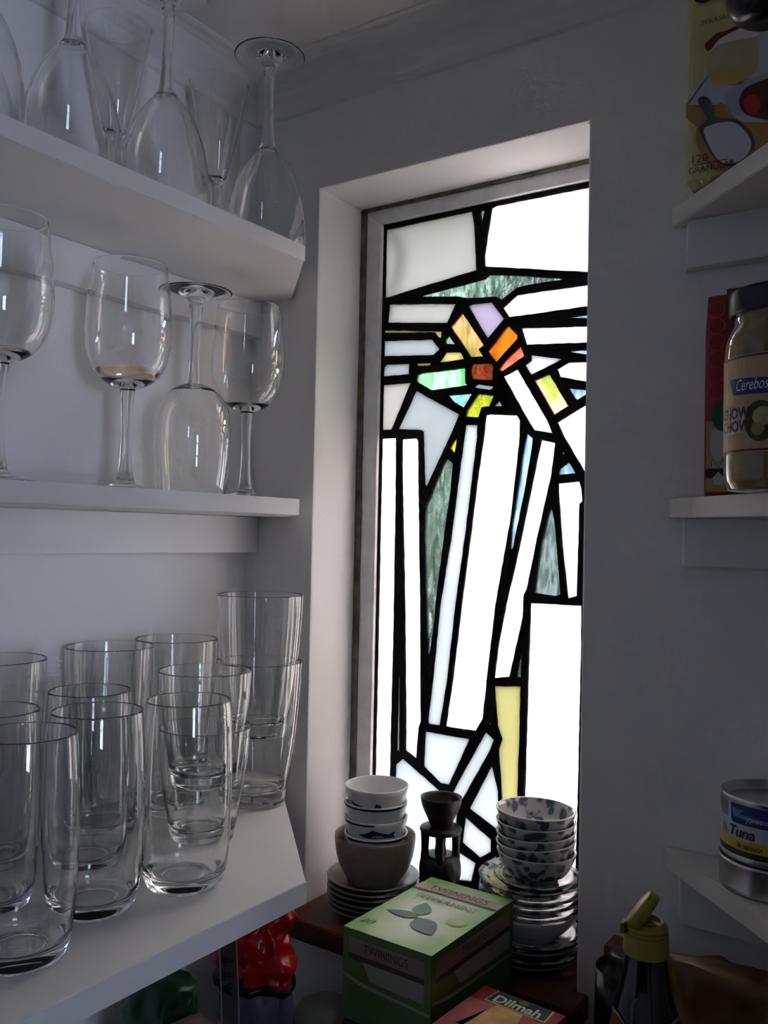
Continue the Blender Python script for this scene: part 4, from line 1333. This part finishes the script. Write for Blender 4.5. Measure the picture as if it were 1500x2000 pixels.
tag(rp, 'red and yellow snack packet behind the pickle jar on the middle corner shelf', 'packet')

# pickle jar
JR = 0.0365
jc = on(1530, 800, 1, -0.088)
jar = empty('pickle_jar', (jc.x, -0.088, R2 + 0.0004))
relish_m = mat('mustard relish', srgb(132, 108, 44), 0.5, var=0.35, vscale=90)
JH = 0.134
jprof = smooth_profile([(0, 0), (0.030, 0), (0.0345, 0.003), (JR, 0.010), (JR, 0.030), (JR, 0.06), (JR, 0.088), (0.0352, 0.100), (0.0318, 0.108), (0.0305, 0.112), (0.0305, 0.120)], 3)
lathe('jar_glass', jprof, mat('relish filled glass', srgb(128, 106, 46), 0.08, var=0.35, vscale=70, coat=1.0), jar)
lathe('lid', smooth_profile([(0.0300, 0.116), (0.0335, 0.116), (0.0342, 0.119), (0.0340, 0.129), (0.0325, 0.132), (0.020, 0.1325), (0, 0.1325)], 2), mat('dark blue lid', srgb(24, 30, 44), 0.35), jar)
rj = lambda zz: JR
a_cam = math.atan2(CAM.y - jar.location.y, CAM.x - jar.location.x)
def jl(pts, m, lift, a0=0.0, name='label_print'):
    return link(name, wrap(flat_poly(pts, 0.006, m, lift), rj, a_cam + a0, 0.0), None, jar)
jl([(-0.055, 0.0235), (0.055, 0.0235), (0.055, 0.0865), (-0.055, 0.0865)], mat('tan paper label', srgb(186, 156, 118), 0.5), 0.0003, name='paper_label')
mar = mat('maroon print', srgb(84, 28, 30), 0.4)
jl([(-0.055, 0.0845), (0.055, 0.0845), (0.055, 0.0858), (-0.055, 0.0858)], mar, 0.0005)
jl([(-0.055, 0.0245), (0.055, 0.0245), (0.055, 0.0258), (-0.055, 0.0258)], mar, 0.0005)
def jpx(x, y):
    """label coordinates (arc, height) for a photo pixel on the jar"""
    d = ray(x, y); o = CAM
    ox, oy = o.x - jar.location.x, o.y - jar.location.y
    A = d.x ** 2 + d.y ** 2; B = 2 * (ox * d.x + oy * d.y); Cc = ox * ox + oy * oy - JR * JR
    disc = B * B - 4 * A * Cc
    t = (-B - math.sqrt(max(disc, 0))) / (2 * A)
    q = o + d * t
    a = math.atan2(q.y - jar.location.y, q.x - jar.location.x) - a_cam
    return (a * JR, q.z - jar.location.z)
navy = mat('navy print', srgb(30, 40, 110), 0.4)
jl([jpx(1428, 744), (jpx(1436, 741)), jpx(1498, 736), (jpx(1498, 736)[0] + 0.003, jpx(1498, 736)[1] - 0.001), (jpx(1498, 766)[0] + 0.003, jpx(1498, 768)[1]), jpx(1434, 773)], navy, 0.0006)
def jtext(t, cx, cy_, size, m, lift=0.0009, **k):
    x, zz = jpx(cx, cy_)
    me = text_mesh(t, size, **k)
    me.materials.clear()
    for v_ in me.vertices:
        v_.co.x += x
        v_.co.z = lift
    wrap(me, rj, a_cam, zz)
    link('lettering', me, m, jar)
jtext('Cerebos', 1466, 751, 0.0105, mat('white letter print', srgb(226, 226, 232), 0.4), shear=0.35, sx=0.62)
jl([jpx(1420.5, 803), jpx(1452, 793), jpx(1454, 818), jpx(1421, 829)], mat('label white print', srgb(208, 204, 196), 0.5), 0.0006)
jl([jpx(1420.5, 829), jpx(1455, 818), jpx(1455, 843), jpx(1421, 853)], mat('label white print', srgb(208, 204, 196), 0.5), 0.0007)
jtext('CHOW', 1434, 810, 0.0100, mar, lift=0.0010, bold=0.0003, sx=0.8)
jtext('CHOW', 1435, 835, 0.0100, mar, lift=0.0011, bold=0.0003, sx=0.8)
x0, z0 = jpx(1478, 825)
jl(circle_pts(x0 + 0.002, z0 + 0.001, 0.010, 0.013), mat('dark veg print', srgb(52, 66, 38), 0.5, var=0.5, vscale=120), 0.0006)
jl(circle_pts(x0 + 0.004, z0 + 0.004, 0.0065, 0.006), mat('cauliflower print', srgb(178, 172, 116), 0.5, var=0.3, vscale=200), 0.0009)
jl(circle_pts(x0 + 0.001, z0 - 0.004, 0.0042, 0.0042), mat('onion print', srgb(168, 132, 66), 0.5, var=0.2, vscale=150), 0.0010)
tag(jar, 'pickle relish jar with a dark lid and tan label on the middle corner shelf', 'jar')

# cans on the lowest corner shelf
cc = on(1497, 1730, 2, R3)
CR = 0.0345
cx, cyy = cc.x + 0.004, cc.y
def can(name, z0, R, h, m, label, lidless=True):
    root = empty(name, (cx, cyy, z0))
    pr = [(0, 0.0012), (R * 0.9, 0.0012), (R * 0.93, 0.0), (R * 0.98, 0.0003), (R * 1.0, 0.0022), (R * 0.99, 0.004), (R * 0.99, h - 0.004), (R * 1.005, h - 0.0022), (R * 1.01, h - 0.0004), (R * 0.985, h), (R * 0.95, h - 0.0006),
          (R * 0.94, h - 0.0060), (R * 0.90, h - 0.0068), (R * 0.6, h - 0.0064), (0, h - 0.0064)]
    lathe('tin', pr, m, root)
    tag(root, label, 'can', 'cans on the lowest corner shelf')
    return root
can('food_can', R3 + 0.0004, CR * 1.03, 0.0215, steel_m, 'plain silver can standing under the tuna can')
tz = R3 + 0.0004 + 0.0218
tc_ = can('tuna_can', tz, CR, 0.0440, steel_m, 'tuna can with blue, white and yellow label on top of the silver can')
a_c = math.atan2(CAM.y - cyy, CAM.x - cx) - 0.32
rt = lambda zz: CR * 0.99
def tl_(pts, m, lift, name='label_print'):
    return link(name, wrap(flat_poly(pts, 0.006, m, lift), rt, a_c, 0.0), None, tc_)
tl_([(-0.06, 0.0050), (0.06, 0.0050), (0.06, 0.0400), (-0.06, 0.0400)], mat('white blue paper label', srgb(186, 194, 210), 0.45), 0.0003, 'paper_label')
tl_([(-0.06, 0.0050), (0.06, 0.0050), (0.06, 0.0090), (-0.06, 0.0090)], mat('dark band print', srgb(44, 42, 30), 0.4), 0.0005)
tl_([(-0.06, 0.0090), (0.06, 0.0090), (0.06, 0.0160), (-0.06, 0.0160)], mat('yellow band print', srgb(196, 172, 50), 0.4), 0.0005)
tl_([(-0.0195, 0.0395), (0.06, 0.0395), (0.06, 0.0265), (-0.0170, 0.0265), (-0.0190, 0.0285)], mat('navy print', srgb(30, 40, 110), 0.4), 0.0005)
tl_([(-0.0180, 0.0365), (0.012, 0.0365), (0.012, 0.0290), (-0.0165, 0.0308)], mat('sky blue print', srgb(92, 134, 186), 0.4), 0.0007)
tl_([(-0.0120, 0.0335), (-0.008, 0.0364), (0.012, 0.0364), (0.012, 0.0318)], mat('navy print', srgb(30, 40, 110), 0.4), 0.0009)
tl_([(-0.042, 0.0395), (-0.0225, 0.0395), (-0.0225, 0.0285), (-0.030, 0.0285), (-0.042, 0.0350)], mat('grey green print', srgb(104, 118, 116), 0.4), 0.0005)
def ttext(t, x, zz, size, m, **k):
    me = text_mesh(t, size, **k)
    me.materials.clear()
    for v_ in me.vertices:
        v_.co.x += x
        v_.co.z = 0.0010
    wrap(me, rt, a_c, zz)
    link('lettering', me, m, tc_)
ttext('Tuna', -0.0105, 0.0208, 0.0100, mat('dark grey ink', srgb(44, 48, 60), 0.4), shear=0.2, bold=0.0002)
ttext('JOHN', -0.0010, 0.0305, 0.0040, mat('white letter print', srgb(226, 226, 232), 0.4))
ttext('& lemon', -0.004, 0.0122, 0.0052, mat('olive ink', srgb(96, 92, 46), 0.5), bold=0.0001)
ttext('(S)', -0.0265, 0.0205, 0.0065, navy)

# sauce bottle with the flip cap open, and goods behind it
bp_ = on(1262, 1835, 1, -0.150)
bot = empty('sauce_bottle', (bp_.x, bp_.y, BENCH + 0.0004))
CB = bp_.z - BENCH                     # cap height in the bottle's own frame
dark_glass = mat('dark brown glass', srgb(20, 13, 10), 0.06, coat=0.6)
capm = mat('mustard yellow plastic', srgb(146, 134, 40), 0.4)
capd = mat('dark yellow plastic', srgb(108, 98, 40), 0.45)
lathe('bottle_body', smooth_profile([(0, 0), (0.026, 0), (0.029, 0.003), (0.0295, 0.02), (0.0295, CB - 0.095), (0.0275, CB - 0.072), (0.0205, CB - 0.046), (0.0155, CB - 0.028), (0.0132, CB - 0.012), (0.0128, CB - 0.004), (0.0128, CB)], 4), dark_glass, bot)
cap = lathe('cap', smooth_profile([(0.0128, CB - 0.0085), (0.0140, CB - 0.0085), (0.0142, CB - 0.006), (0.0138, CB + 0.004), (0.0138, CB + 0.0045)], 2) +
            [(0.0126, CB + 0.0050), (0.0126, CB + 0.0068), (0.0132, CB + 0.0072), (0.0132, CB + 0.0090), (0.0112, CB + 0.0098), (0.0112, CB + 0.0115), (0.0100, CB + 0.0118), (0.0098, CB + 0.0095), (0.0040, CB + 0.0085), (0.0036, CB + 0.0105), (0.0024, CB + 0.0105), (0.0022, CB + 0.0060), (0, CB + 0.0060)], capm, bot)
hinge_dir = -RGT.copy(); hinge_dir.z = 0; hinge_dir.normalize()
flip = lathe('flip_lid', [(0, 0.0), (0.0118, 0.0), (0.0130, 0.0012), (0.0132, 0.0068), (0.0122, 0.0074), (0.0116, 0.0070), (0.0114, 0.0022), (0.0030, 0.0022), (0.0028, 0.0052), (0, 0.0052)], capm, bot)
# open lid: hinged on the left side, standing up and leaning left
up_dir = (RGT * 0.62 * 1.0 + Vector((0, 0, 1)) * 0.78).normalized()      # in-plane direction away from the hinge
nrm = (Vector((0, 0, 1)) * 0.55 - RGT * 0.80)
nrm = (nrm - up_dir * nrm.dot(up_dir)).normalized() * -1.0
t3 = up_dir.cross(nrm).normalized()
nrm = (nrm + FWD * -0.35).normalized()
t3 = up_dir.cross(nrm).normalized(); nrm = t3.cross(up_dir).normalized()
ctr = hinge_dir * 0.0135 + Vector((0, 0, CB + 0.0105)) + up_dir * 0.0125
flip.matrix_local = Matrix.Translation(ctr) @ Matrix((up_dir, t3 * -1, nrm)).transposed().to_4x4() if Matrix((up_dir, t3 * -1, nrm)).determinant() > 0 else Matrix.Translation(ctr) @ Matrix((up_dir, t3, nrm)).transposed().to_4x4()
hg = box('hinge', (-0.0016, -0.004, -0.004), (0.0012, 0.004, 0.0025), capd, bot, bev=0.0006)
hg.location = hinge_dir * 0.0138 + Vector((0, 0, CB + 0.0085))
a_b = math.atan2(CAM.y - bp_.y, CAM.x - bp_.x)
def rbot(zz):
    pts = [(0.02, 0.0297), (CB - 0.095, 0.0297), (CB - 0.072, 0.0278), (CB - 0.046, 0.0208), (CB - 0.028, 0.0158)]
    for (za, ra), (zb_, rb_) in zip(pts, pts[1:]):
        if za <= zz <= zb_:
            return lerp(ra, rb_, (zz - za) / (zb_ - za)) + 0.0004
    return 0.0302
lab = [(-0.026, CB - 0.042), (-0.018, CB - 0.0425), (-0.006, CB - 0.050), (0.006, CB - 0.050), (0.018, CB - 0.0425), (0.026, CB - 0.042), (0.030, CB - 0.11), (-0.030, CB - 0.11)]
link('paper_label', wrap(flat_poly(lab, 0.004, mat('cream label edge', srgb(150, 140, 120), 0.5), 0.0002), rbot, a_b, 0.0), None, bot)
lab2 = [(x * 0.95, y - 0.0014) for x, y in lab]
link('label_print', wrap(flat_poly(lab2, 0.004, mat('dark red label print', srgb(110, 28, 26), 0.5), 0.0007), rbot, a_b, 0.0), None, bot)
tag(bot, 'dark sauce bottle with an open yellow flip cap in the lower right', 'bottle')
pj = on(1222, 1960, 1, -0.062)
dj = lathe('dark_jar', smooth_profile([(0, 0), (0.020, 0), (0.0225, 0.004), (0.0225, pj.z - BENCH), (0.020, pj.z - BENCH + 0.018), (0.013, pj.z - BENCH + 0.028), (0.0115, pj.z - BENCH + 0.036), (0, pj.z - BENCH + 0.036)], 3), mat('black jar', srgb(24, 20, 18), 0.3))
dj.location = (pj.x, pj.y, BENCH + 0.0003)
tag(dj, 'dark rounded jar just behind and left of the sauce bottle', 'jar')
pc = on(1215, 1842, 1, -0.022)
bc = box('brown_carton', (pc.x - 0.0105, -0.034, BENCH + 0.0005), (pc.x + 0.014, -0.010, pc.z), mat('brown card', srgb(110, 66, 38), 0.6, var=0.2, vscale=30), bev=0.0008)
tag(bc, 'small orange brown carton against the wall behind the sauce bottle', 'box')
pk = on(1420, 1905, 1, -0.085)
ab = crumple('amber_packet', lambda t: (0.062 * (1 - 0.10 * t), 0.030 * (1 - 0.5 * t ** 2), t * (pk.z - BENCH + 0.004), 0.012 * -t, 0), mat('amber cellophane', srgb(108, 74, 36), 0.35, var=0.4, vscale=30), None, amp=0.007, freq=24, seed=21)
ab.location = (pk.x + 0.026, pk.y, BENCH)
tag(ab, 'brown amber packet at the lower right under the corner shelf', 'packet')

# ------------------------------------------------------------------ prints and lids belong to the part that carries them
def regroup(root, part_name, names):
    part = [c for c in root.children if c.name.split('.')[0] == part_name][0]
    for c in list(root.children):
        if c is not part and c.name.split('.')[0] in names:
            c.parent = part
top_lettering = [c for c in tb.children if c.name.startswith('lettering') and abs(c.location.z - THH) < 0.002]
lid_part = [c for c in tb.children if c.name.split('.')[0] == 'lid'][0]
for c in top_lettering:
    c.parent = lid_part
regroup(tb, 'lid', ('print_band', 'print_stripe', 'leaf_print', 'seal_print'))
regroup(tb, 'carton', ('side_band', 'side_stripe', 'side_paper', 'lettering'))
regroup(rb, 'carton', ('gold_border', 'green_panel', 'emblem_print', 'lettering', 'amber_print', 'pink_print'))
PRN = {c.name.split('.')[0] for c in list(sp.children) + list(rp.children)} - {'bag'}
regroup(sp, 'bag', PRN)
regroup(rp, 'bag', PRN)
regroup(jar, 'paper_label', ('label_print', 'lettering'))
regroup(tc_, 'paper_label', ('label_print', 'lettering'))
regroup(bot, 'paper_label', ('label_print', 'lettering'))
regroup(bot, 'cap', ('flip_lid', 'hinge'))
for o in list(bpy.data.objects):
    if o.parent is None and o.name.split('.')[0] == 'tea_cup':
        regroup(o, 'body', ('painted_fish', 'fish_belly', 'brush_stroke', 'rim_line'))
